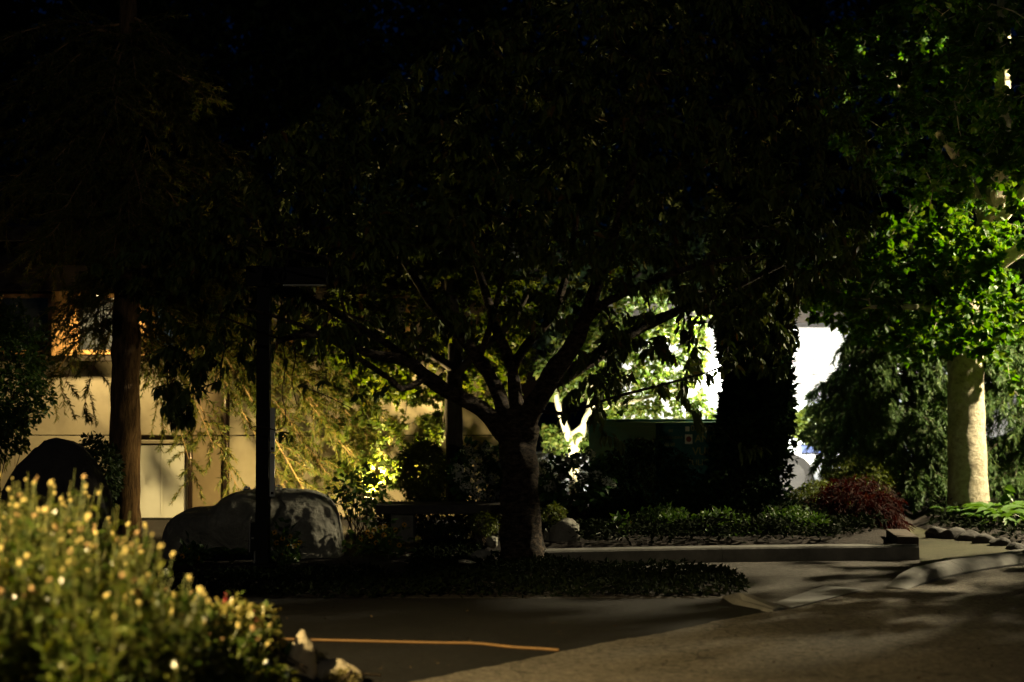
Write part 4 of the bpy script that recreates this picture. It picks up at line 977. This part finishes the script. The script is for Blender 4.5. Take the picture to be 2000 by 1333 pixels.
# columnar evergreen
Yc = 16.1; c = P(1472, 760, Yc)
blob_bush('columnar_evergreen', 'tall black columnar evergreen standing against the floodlit white wall', 'evergreen', (c[0], Yc, 2.1), (.44, .42, 2.15), 42000, T_SMALL, (.04, .13), M['column_leaf'], -.5, .45, .55, True, .12, seed=3,
          prof=([-1, -.75, -.45, -.1, .12, .35, .7, 1], [.7, 1.0, 1.05, .92, .80, .9, 1.2, 1]))
tr = MB(); limb_tube(tr, [(c[0], Yc, .05), (c[0], Yc, 2.2), (c[0], Yc, 4.0)], [.08, .06, .02], 8, .1); ev = [o for o in bpy.data.objects if o.name.startswith('columnar_evergreen')][0]; tr.build('trunk', M['dark_bark'], ev)
# shrubs round the cabinet and along the kerb
def SH(name, label, u, v, Y, ru, rv, rd, n, leaf, ls, mat, cat='shrub', **k):
    c = P(u, v, Y); s = Y / F
    return blob_bush(name, label, cat, c, (ru * s, rd, rv * s), n, leaf, ls, mat, **k)
SH('standard_shrub', 'round-headed dark shrub on bare stems in front of the white wall', 1615, 832, 19.3, 70, 44, .35, 6000, T_SMALL, (.05, .09), M['olive_leaf'], seed=18, shell=.3)
SH('clipped_shrub', 'dark rounded shrub left of the slim maple trunk', 826, 925, 14.9, 46, 66, .28, 3800, T_SMALL, (.03, .06), M['olive_leaf'], seed=1)
SH('leafy_shrub', 'open leafy shrub with pale flower clusters growing beside the boulder', 700, 965, 14.0, 58, 48, .25, 520, T_ROUND, (.03, .06), M['shrub_leaf'], shell=.25, seed=2)
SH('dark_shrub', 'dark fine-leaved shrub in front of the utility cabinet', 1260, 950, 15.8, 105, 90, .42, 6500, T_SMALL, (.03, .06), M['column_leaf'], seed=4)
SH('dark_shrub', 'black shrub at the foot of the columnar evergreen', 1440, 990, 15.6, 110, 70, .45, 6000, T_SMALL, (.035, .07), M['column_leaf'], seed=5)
SH('round_shrub', 'rounded olive-green shrub beside the red maple', 1605, 990, 16.6, 68, 48, .36, 5000, T_SMALL, (.025, .05), M['olive_leaf'], seed=6, lump=.12, shell=.75)
SH('round_shrub', 'low olive-green hedge mound behind the red maple', 1680, 945, 17.2, 70, 52, .36, 4000, T_SMALL, (.025, .05), M['olive_leaf'], seed=16, lump=.12, shell=.75)
SH('red_maple', 'low mounded red laceleaf maple above the end of the kerb', 1672, 1010, 15.2, 92, 75, .42, 9000, T_NEEDLE, (.05, .10), M['red_leaf'], cat='maple', grav=.9, seed=7, lump=.3)
SH('leafy_shrub', 'low dark leafy shrub behind the middle of the long kerb', 1400, 1045, 14.3, 95, 45, .3, 3000, T_SMALL, (.03, .06), M['shrub_leaf'], seed=8)
SH('leafy_shrub', 'low dark leafy shrub next to the low rounded rock', 1300, 1040, 14.5, 62, 50, .3, 2200, T_SMALL, (.03, .06), M['shrub_leaf'], seed=9)
SH('leafy_shrub', 'low dark leafy shrub below the red maple near the kerb end', 1550, 1040, 14.4, 75, 48, .3, 2600, T_SMALL, (.03, .06), M['shrub_leaf'], seed=10)
SH('leafy_shrub', 'small pale green shrub just left of the cherry trunk', 945, 1022, 13.9, 30, 22, .14, 900, T_SMALL, (.02, .04), M['olive_leaf'], seed=11)
SH('leafy_shrub', 'small pale green shrub just right of the cherry trunk above the pointed rock', 1082, 1005, 14.1, 24, 20, .12, 700, T_SMALL, (.02, .04), M['olive_leaf'], seed=12)
SH('dark_shrub', 'dark shrub overhanging the left edge of the beige wall', -15, 745, 14.2, 100, 160, .5, 7500, T_SMALL, (.04, .08), M['shrub_leaf'], seed=13, lump=.35, zmin=.3)
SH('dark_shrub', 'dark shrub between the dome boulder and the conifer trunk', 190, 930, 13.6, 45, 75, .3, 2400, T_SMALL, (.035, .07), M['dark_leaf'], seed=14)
SH('dark_shrub', 'added dark low shrub standing in for the shade under and behind the stone bench', 850, 1010, 14.55, 120, 34, .22, 3600, T_SMALL, (.03, .06), M['dark_leaf'], seed=19)  # shrub added in place of the black shade under the bench
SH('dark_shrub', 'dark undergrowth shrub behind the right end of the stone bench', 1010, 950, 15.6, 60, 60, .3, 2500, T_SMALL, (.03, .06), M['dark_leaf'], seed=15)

# hydrangeas
headme = []
for k in range(4):
    n = 70; d = rand_dirs(n); d[:, 2] = d[:, 2] * .8 + .1
    o = cloud('t', T_SMALL, unit(d) * .75, unit(np.cross(d, rand_dirs(n)) + d * .3), R.uniform(.4, .55, n), M['white_flower'], up=d, roll=.2); headme.append(o.data); bpy.data.objects.remove(o)
def hydrangea(label, u, v, Y, ru, rv, n, heads, mat='white'):
    root, pos, d = SH('hydrangea', label, u, v, Y, ru, rv, .3, n, T_ROUND, (.05, .09), M['hydrangea_leaf'], shell=.45, seed=int(u))
    for hu, hv in heads:
        o = bpy.data.objects.new('flower_head', headme[int(R.integers(4))]); link(o, root)
        o.location = [float(x) for x in P(hu, hv, Y - .22 + R.uniform(-.06, .06)) - W[root]]; o.scale = [R.uniform(.055, .08)] * 3; o.rotation_euler = (R.uniform(-.4, .4), R.uniform(-.4, .4), R.uniform(0, 6))
hydrangea('white hydrangea bush with many flower heads left of the cherry trunk', 940, 930, 14.6, 62, 62, 620, [(914, 880), (952, 876), (903, 922), (895, 934), (922, 929), (938, 916), (966, 938), (908, 950), (922, 953), (944, 943), (936, 967), (958, 967), (971, 968), (963, 936), (892, 917), (985, 905), (930, 900)])
hydrangea('white hydrangea bush right of the cherry trunk, in front of the utility cabinet', 1120, 935, 15.1, 80, 55, 700, [(1060, 895), (1100, 900), (1075, 880), (1130, 900), (1142, 928), (1165, 930), (1185, 940), (1124, 945), (1074, 950), (1096, 935), (1052, 915), (1150, 890), (1195, 945)])
def ball(u, v, Y, r, mat, root):
    n = 90; d = rand_dirs(n); cloud('flower_head', T_SMALL, P(u, v, Y) + d * r * .7, unit(np.cross(d, rand_dirs(n))), r * .6, mat, root, up=d, roll=.2)
rb = SH('hydrangea', 'blue hydrangea peeping over the top of the boulder', 512, 985, 14.4, 45, 30, .2, 260, T_ROUND, (.05, .08), M['hydrangea_leaf'], seed=33)[0]
ball(543, 955, 14.25, .05, M['blue_flower'], rb); ball(482, 957, 14.25, .045, M['blue_flower'], rb)

# ------------------------------------------------------------------ small plants
def daisies(label, u, v, Y, ru, rv, heads):
    c = P(u, v, Y); b = (c[0], Y, hz(c[0], Y)); root = thing('yellow_daisy_plant', label, 'flowers', b); s = Y / F
    n = 260; pos = np.c_[c[0] + R.normal(0, ru * s * .5, n), Y + R.normal(0, .12, n), np.abs(R.normal(0, .5, n)) * rv * s * 1.1 + b[2] + .02]
    f = cloud('foliage', T_SMALL, pos, unit(rand_dirs(n) + np.array([0, 0, .3])), R.uniform(.05, .10, n), M['shrub_leaf'], root); f['kind'] = 'stuff'
    st = MB()
    for hu, hv in heads:
        p = P(hu, hv, Y - .1 + R.normal(0, .05)); st.tube([np.array([p[0] * .6 + b[0] * .4, Y, b[2]]), (p + np.array(b)) / 2 + np.array([0, 0, .08]), p], .0035, 4, cap=False)
        nrm = unit(np.array([R.normal(0, .3), -1, .35])); a = unit(np.cross(nrm, [0, 0, 1])); bb = np.cross(nrm, a); th = np.arange(10) * 2 * math.pi / 10
        D = np.array([a * math.cos(x) + bb * math.sin(x) - nrm * .15 for x in th])
        h = cloud('flower', (T_SMALL[0] * np.array([.6, 1, 1]), T_SMALL[1]), p + D * .006, D, .024, M['yellow_petal'], root, up=np.tile(nrm, (10, 1)), roll=.1)
        e = MB().lathe([(.001, -.006), (.009, -.003), (.008, .004), (.002, .008)], p, 8).build('flower_eye', M['flower_eye'], h, origin=None)
    st.build('stems', M['stalk'], root)['kind'] = 'stuff'
daisies('clump of yellow black-eyed daisies between the boulder and the stone bench', 745, 1075, 13.3, 50, 45, [(730, 1035), (752, 1028), (724, 1048), (718, 1040), (735, 1060), (760, 1060), (780, 1065), (704, 1053), (772, 1035), (790, 1025), (750, 1045), (742, 1030)])
daisies('yellow daisies flowering right of the square post against the boulder', 555, 1080, 12.75, 28, 55, [(536, 1040), (552, 1052), (560, 1062), (575, 1066), (549, 1078), (553, 1088), (540, 1060), (566, 1048), (585, 1060)])
daisies('few yellow daisies at the foot of the boulder left of the post', 375, 1095, 12.8, 22, 24, [(368, 1076), (378, 1082), (356, 1087), (386, 1090)])
o = [(1203, 1029), (1228, 1022)]
daisies('two tiny yellow flowers behind the low rounded rock', 1210, 1050, 14.15, 18, 22, o)
def fern(label, u, v, Y, n, L, mat=None, group=None):
    c = G(u, v); b = np.array([P(u, v, Y)[0], Y, hz(P(u, v, Y)[0], Y)]); root = thing('fern', label, 'fern', b, group)
    for k in range(n):
        an = 2 * math.pi * k / n + R.normal(0, .2); l = L * R.uniform(.75, 1.1); s = np.linspace(0, 1, 12)
        ps = b + np.c_[math.cos(an) * l * .75 * s, math.sin(an) * l * .75 * s, l * (.95 * s - .62 * s ** 2.2)]
        st = MB().tube(ps, np.linspace(.004, .0015, 12), 4, cap=False); fo = st.build('frond', M['stalk'], root)
        T = unit(np.gradient(ps, axis=0)); sd = unit(np.cross(T, [0, 0, 1])); pos, D, sz = [], [], []
        for q in np.linspace(.12, 1, 26):
            i = q * 11; j = min(int(i), 10); p = ps[j] + (ps[j + 1] - ps[j]) * (i - j)
            for sg in (-1, 1): pos.append(p); D.append(sd[j] * sg + T[j] * .35); sz.append(l * .24 * math.sin(math.pi * (.12 + .86 * q)) ** .8 + .01)
        cloud('leaflets', T_SMALL, pos, D, np.array(sz), mat or M['hosta_leaf'], fo, roll=.1)
fern('sword fern arching in front of the boulder beside the post', 452, 1106, 12.7, 9, .34)
for k, (u, Y) in enumerate([(1885, 15.9), (1860, 16.2), (1925, 15.4)]): fern('dark fern among the hostas below the linden trunk', u, 1050, Y, 8, .32, group='ferns below the linden')
def hosta(label, u, Y, n, L, group=None):
    b = np.array([P(u, 1000, Y)[0], Y, hz(P(u, 1000, Y)[0], Y)]); root = thing('hosta', label, 'hosta', b, group)
    tv, tt = tmpl_long(.55, .5, .12)
    for k in range(n):
        an = 2 * math.pi * k / n + R.normal(0, .25); lift = R.uniform(.35, 1.1)
        D = unit(np.array([math.cos(an), math.sin(an), lift])); p0 = b; p1 = b + D * L * .45
        lf = cloud('leaf', (tv, tt), [p1], [D * np.array([1, 1, .55])], [L * .75], M['hosta_leaf'], root, roll=.12, smooth=True)
        MB().tube([p0, p1], [.005, .004], 4, cap=False).build('leaf_stalk', M['stalk'], lf)
for k, (u, Y, L) in enumerate([(1950, 15.6, .34), (1905, 15.9, .3), (1985, 15.2, .36), (1965, 16.2, .36), (2010, 15.8, .4), (1930, 16.4, .3)]): hosta('bright green hosta clump lit from the right beside the linden trunk', u, Y, 13, L, 'hostas beside the linden')
# tall leafy seedling by the linden
b = P(1965, 1000, 15.9); st = thing('tall_seedling', 'single tall leafy stem with large leaves rising among the hostas', 'plant', (b[0], 15.9, .1))
MB().tube([(b[0], 15.9, .08), (b[0] + .02, 15.9, .35), P(1965, 950, 15.9)], [.008, .006, .003], 6).build('stem', M['stalk'], st)
cloud('leaves', T_ROUND, [P(1965 + R.normal(0, 6), v, 15.9) for v in (952, 958, 965, 972, 980, 966, 955)], unit(rand_dirs(7) * np.array([1, .6, .2]) + np.array([0, -.4, -.35])), .13, M['hosta_leaf'], st)

# low cover
def cover(name, label, poly_pts, n, size, mat, hmax=.12, cat='ground cover', tm=T_SMALL):
    q = polysample([p[:2] for p in poly_pts], n); z = np.array([hz(x, y) for x, y in q])
    k = np.array([.5 + noise.noise(Vector((x * 1.5, y * 1.5, 2))) for x, y in q])
    if name == 'ground_cover' and 'cherry' in label:
        kp = ~((q[:, 0] < -.9) & (q[:, 1] > 12.0 + .25 * np.sin(q[:, 0] * 3))); q, z, k = q[kp], z[kp], k[kp]; n = len(q)
    pos = np.c_[q, z + R.random(n) ** .7 * hmax * np.clip(k + .4, .3, 1.4)]
    o = cloud(name, tm, pos, unit(rand_dirs(n) * np.array([1, 1, .6]) + np.array([0, 0, .35])), R.uniform(*size, n), mat, origin=(q[:, 0].mean(), q[:, 1].mean(), 0))
    tag(o, label, cat, kind='stuff')
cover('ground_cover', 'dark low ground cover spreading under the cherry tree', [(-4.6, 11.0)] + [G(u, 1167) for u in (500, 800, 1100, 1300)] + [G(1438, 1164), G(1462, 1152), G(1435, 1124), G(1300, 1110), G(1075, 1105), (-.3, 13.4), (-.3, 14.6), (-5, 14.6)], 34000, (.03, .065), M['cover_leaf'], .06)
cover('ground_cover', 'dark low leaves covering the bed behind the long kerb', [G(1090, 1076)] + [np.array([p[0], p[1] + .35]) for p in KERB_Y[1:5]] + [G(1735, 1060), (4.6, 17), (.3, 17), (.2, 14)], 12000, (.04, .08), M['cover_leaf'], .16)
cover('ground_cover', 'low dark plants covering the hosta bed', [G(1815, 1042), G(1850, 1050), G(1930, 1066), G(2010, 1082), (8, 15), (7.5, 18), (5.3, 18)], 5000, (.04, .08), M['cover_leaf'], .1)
# fallen bits on the driveway and lane
q = polysample([G(520, 1330)[:2], G(880, 1310)[:2], G(1450, 1195)[:2], G(1430, 1172)[:2], G(520, 1172)[:2]], 90)
o = cloud('leaf_litter', T_SMALL, np.c_[q, np.full(len(q), .004)], unit(rand_dirs(len(q)) * np.array([1, 1, .15])), R.uniform(.008, .03, len(q)), M['litter'], origin=(0, 9, 0)); tag(o, 'scattered fallen leaf bits on the black driveway', 'leaf litter', kind='stuff')
q = polysample([G(900, 1333)[:2], G(1500, 1205)[:2], G(1990, 1130)[:2], G(1990, 1333)[:2]], 120)
o = cloud('leaf_litter', T_SMALL, np.c_[q, np.full(len(q), .006)], unit(rand_dirs(len(q)) * np.array([1, 1, .15])), R.uniform(.008, .03, len(q)), M['litter'], origin=(1.5, 9, 0)); tag(o, 'scattered fallen leaf bits on the worn grey road', 'leaf litter', kind='stuff')

# ------------------------------------------------------------------ foreground flower bed
headv = []
for k in range(4):
    bm = bmesh.new(); bmesh.ops.create_icosphere(bm, subdivisions=2, radius=1)
    for v in bm.verts: v.co = Vector((v.co.x, v.co.y, v.co.z * 1.18 + .3)) * (1 + .32 * noise.noise(v.co * 2.6 + Vector((k * 5, 0, 0))))
    me = bpy.data.meshes.new('seed_head'); bm.to_mesh(me); bm.free(); me.materials.append(M['seed' if k < 3 else 'seed_brown']); headv.append(me)
def sil(u): return np.interp(u, [-250, 0, 120, 200, 255, 300, 340, 390, 440], [890, 905, 905, 928, 985, 1045, 1085, 1150, 1200])
plants = []
k = 0
spots = []
while len(spots) < 34:
    x, y = R.uniform(-3.3, -1.38), R.uniform(5.3, 7.5); u = 1000 + x / y * F
    if u > 430 or u < -160 or any(math.hypot(x - a, y - b) < .20 for a, b in spots): continue
    spots.append((x, y))
for (x, y) in spots:
    u = 1000 + x / y * F; g0 = hz(x, y); top = P(u, sil(u) + 12, y)[2] - R.uniform(0, .22) ** 1.3
    top = max(top, g0 + .25); H = top - g0
    root = thing('seed_head_plant', 'tall leafy perennial topped with dry round seed heads in the foreground bed', 'flowers', (x, y, g0 - .01), 'seed head plants in the foreground bed')
    st = MB(); pos, D, Sz = [], [], []; ns = 17
    for i in range(ns):
        an = R.uniform(0, 6.28); rr = R.random() ** .5 * .24; hh = H * R.uniform(.62, 1.0); lean = np.array([math.cos(an), math.sin(an), 0])
        b = np.array([x, y, g0]) + lean * rr * .45; s = np.linspace(0, 1, 6)[:, None]
        ps = b + np.array([0, 0, hh]) * s + lean * rr * .6 * s ** 1.6 + R.normal(0, .006, (6, 3)) * s
        uu = 1000 + ps[-1][0] / ps[-1][1] * F; zl = P(uu, sil(uu), ps[-1][1])[2]
        if ps[-1][2] > zl: ps = b + (ps - b) * np.array([1, 1, max(.2, (zl - g0) / max(.01, ps[-1][2] - g0))])
        st.tube(ps, np.linspace(.0045, .0028, 6), 5, cap=False)
        if i < 9:
            T = ps[-1] - ps[-2]; o = bpy.data.objects.new('seed_head', headv[int(R.integers(4))]); link(o, root)
            o.location = [float(v) for v in ps[-1] - W[root]]; sc = R.uniform(.006, .0135); o.scale = (sc, sc * R.uniform(.8, 1), sc * R.uniform(.8, 1.5))
            o.rotation_mode = 'QUATERNION'; o.rotation_quaternion = Vector(unit(T) + R.normal(0, .38, 3)).to_track_quat('Z', 'Y')
        nl = 42; t = R.random(nl) ** .8 * .93; i0 = np.minimum((t * 5).astype(int), 4); p = ps[i0] + (ps[i0 + 1] - ps[i0]) * (t * 5 - i0)[:, None]
        pos.append(p); dd = rand_dirs(nl); dd[:, 2] = np.abs(dd[:, 2]) * .5 + .25; D.append(unit(dd)); Sz.append(R.uniform(.05, .11, nl) * (1.15 - .6 * t))
    st.build('stems', M['stalk'], root)['kind'] = 'stuff'
    f = cloud('foliage', (T_BLADE[0] * np.array([1.7, 1, 1]), T_BLADE[1]), np.vstack(pos), np.vstack(D), np.concatenate(Sz), M['bed_leaf'], root, roll=.4); f['kind'] = 'stuff'
def front_shrub(name, label, u, vt, Y, rx, n, mat, leaf=T_SMALL, ls=(.03, .06), rd=.2, flowers=0, seed=0):
    c0 = P(u, vt, Y); g0 = hz(c0[0], Y); H = max(c0[2] - g0, .07)
    root, pos, d = blob_bush(name, label, 'shrub', (c0[0], Y, g0 + H * .5), (rx, rd, H * .52), n, leaf, ls, mat, -.3, .4, .4, True, g0 + .02, seed=seed)
    if flowers:
        q = pos[np.argsort(-pos[:, 2] + R.normal(0, .15, len(pos)))[:flowers]]
        for p in q: cloud('flower', T_SMALL, np.repeat([p], 7, 0), rand_dirs(7), .022, M['pink_flower'], root)
front_shrub('spurge_shrub', 'yellow-green leafy shrub with a few red flowers at the front of the flower bed', 440, 1182, 7.15, .22, 1500, M['spurge_leaf'], T_ROUND, (.025, .05), .26, 5, 51)
front_shrub('spurge_shrub', 'bright leafy shrub jutting over the driveway behind the pale rocks', 505, 1192, 7.45, .12, 700, M['spurge_leaf'], T_ROUND, (.025, .05), .16, 0, 52)
front_shrub('spurge_shrub', 'shaded leafy shrub between the seed heads and the yellow-green shrub', 360, 1190, 6.9, .2, 1200, M['bed_leaf'], T_ROUND, (.03, .055), .22, 3, 53)
front_shrub('spurge_shrub', 'low shaded leafy shrub at the bottom of the flower bed', 430, 1290, 6.7, .3, 1500, M['bed_leaf'], T_ROUND, (.025, .05), .22, 0, 54)
front_shrub('spiky_herb', 'small fresh green spiky herb beside the pointed pale rock', 548, 1265, 7.6, .09, 700, M['hosta_leaf'], T_BLADE, (.04, .07), .09, 0, 55)
front_shrub('stonecrop', 'low pale yellow stonecrop spilling between the pale rocks', 612, 1272, 7.85, .09, 1100, M['sedum'], T_SMALL, (.012, .024), .1, 0, 56)
front_shrub('stonecrop', 'thin mat of yellow stonecrop over the long pale rock', 668, 1310, 7.55, .10, 900, M['sedum'], T_SMALL, (.010, .02), .1, 0, 57)
front_shrub('stonecrop', 'orange-tinted stonecrop tuft below the spiky herb', 520, 1300, 7.5, .08, 600, M['sedum'], T_SMALL, (.012, .024), .08, 0, 58)
b = P(441, 1158, 7.2); g0 = hz(b[0], 7.2); sp = thing('pink_flower_spike', 'single pink flower spike standing above the yellow-green shrub', 'flower', (b[0], 7.2, g0))
MB().tube([(b[0], 7.2, g0 - .01), b], .003, 5).build('stem', M['stalk'], sp)
n = 90; tq = R.random(n); an = R.uniform(0, 6.28, n); dd = np.c_[np.cos(an), np.sin(an), np.full(n, .5)]
cloud('flower_spike', T_SMALL, b + np.c_[np.zeros(n), np.zeros(n), -.09 * tq] , dd, .018 * (.4 + tq), M['pink_flower'], sp)

# ------------------------------------------------------------------ lamps of the place, and added fill lamps
def street_lamp(label, base, h, arm, power, col, lens, aim, cone, size=.12, blend=.35):
    """pole lamp with a shade that keeps the light below the head"""
    t = thing('street_lamp', label, 'street lamp', base)
    b = np.array(base, float); top = b + np.array([0, 0, h]); a = np.array(arm, float)
    MB().lathe([(.16, 0), (.16, .05), (.10, .12), (.075, .5), (.05, h)], b, 16).build('pole', M['black_metal'], t, smooth=True)
    hd = top + a
    MB().tube(smoothpath([top - np.array([0, 0, .05]), top + a * .4 + np.array([0, 0, .12]), hd + np.array([0, 0, .1])], 6), .032, 10).build('arm', M['black_metal'], t, smooth=True)
    MB().lathe([(.02, .16), (.16, .12), (.20, .06), (.19, .03)], hd, 18).build('lamp_head', M['black_metal'], t, smooth=True)
    MB().lathe([(.15, .025), (.15, .0), (.10, -.03), (.02, -.04)], hd, 18).build('lens', M[lens], t, smooth=True)
    light('street_light', 'SPOT', hd - np.array([0, 0, .1]), power, col, t, size, hd + np.array(aim), cone, blend)
street_lamp('street lamp on a tall black pole beside the road, right of the linden', (9.3, 16.0, 0), 4.6, (-.5, 0, 0), STREET_W, WARM, 'warm_lens', (-.55, -.02, -.9), 98, .06, .35)
street_lamp('amber garden lamp on a pole at the left end of the foreground flower bed', (-4.1, 3.6, .1), 3.4, (.3, .1, 0), PATH_W, AMBER, 'amber_lens', (1.6, 1.9, -2.5), 60, .06, 1.0)
street_lamp('street lamp on a high black pole across the road behind the photographer', (3.4, -14, 0), 8.0, (-.6, 0, 0), FAR_W, (1, .88, .62), 'warm_lens', (-1.4, 27, -4.5), 38, .12, .7)
def ground_flood(label, loc, target, power, spot, col=YELLOW, blend=.6):
    t = thing('garden_floodlight', label, 'lamp', loc); b = np.array(loc, float); d = unit(np.array(target) - b); c = b + np.array([0, 0, .2])
    MB().tube([b - np.array([0, 0, .04]), b + np.array([0, 0, .14])], .012, 8).build('stake', M['black_metal'], t)
    MB().tube([c - d * .09, c - d * .05, c + d * .05, c + d * .07], [.03, .055, .065, .068], 14).build('housing', M['black_metal'], t, smooth=True)
    MB().tube([c + d * .0705, c + d * .074], .06, 14).build('lens', M['yellow_lens'], t)
    light('garden_light', 'SPOT', c + d * .1, power, col, t, .05, target, spot, blend)
ground_flood('garden floodlight hidden behind the boulder, aimed at the beige wall', (*P(600, 1000, 14.75)[:2], .09), P(490, 930, BY), GARDEN_W, 150)
ground_flood('garden floodlight behind the slim maple, aimed up into its leaves', (*P(720, 1000, 15.9)[:2], .09), P(800, 680, 16.2), MAPLE_W, 120)
def post_flood(label, loc, h, target, power, spot, col=COOL):
    t = thing('post_floodlight', label, 'lamp', loc); b = np.array(loc, float); d = unit(np.array(target) - b - np.array([0, 0, h])); c = b + np.array([0, 0, h])
    MB().tube([b - np.array([0, 0, .04]), c - np.array([0, 0, .03])], .03, 10).build('post', M['grey_metal'], t, smooth=True)
    MB().tube([c - d * .16, c - d * .12, c + d * .06, c + d * .09], [.05, .10, .13, .135], 16).build('housing', M['grey_metal'], t, smooth=True)
    MB().tube([c + d * .0905, c + d * .095], .12, 16).build('lens', M['cool_lens'], t)
    light('post_light', 'SPOT', c + d * .16, power, col, t, .04, target, spot, .3)
    return t, c, d
t_, c_, d_ = post_flood('white floodlight on a short post hidden behind the columnar evergreen', (P(1490, 800, 18.25)[0], 18.25, .05), 2.5, P(1220, 790, 21), WALL_W, 165)
MB().box(c_ + d_ * .18 + np.array([0, 0, .10]), (.9, .6, .015), math.atan2(d_[1], d_[0]) - math.pi / 2).build('added_hood', M['grey_metal'], t_)  # plate added to keep the flood off the trees behind
post_flood('added warm fill light on an unseen mast behind the street lamp, aimed into the linden crown', (9.9, 16.2, 0), 5.3, P(1760, 130, 17.2), CROWN_FILL_W, 11, WARM)  # unseen fill lamp added to brighten a leaf cluster in the crown
ground_flood('added fill light behind the right-hand hydrangea, aimed up to brighten the pale-stemmed tree', (*P(1090, 900, 17.5)[:2], .12), P(1190, 740, 18.9), PALE_FILL_W, 100, (1, .9, .58))  # fill lamp added to brighten the self-shadowed leaves of this tree
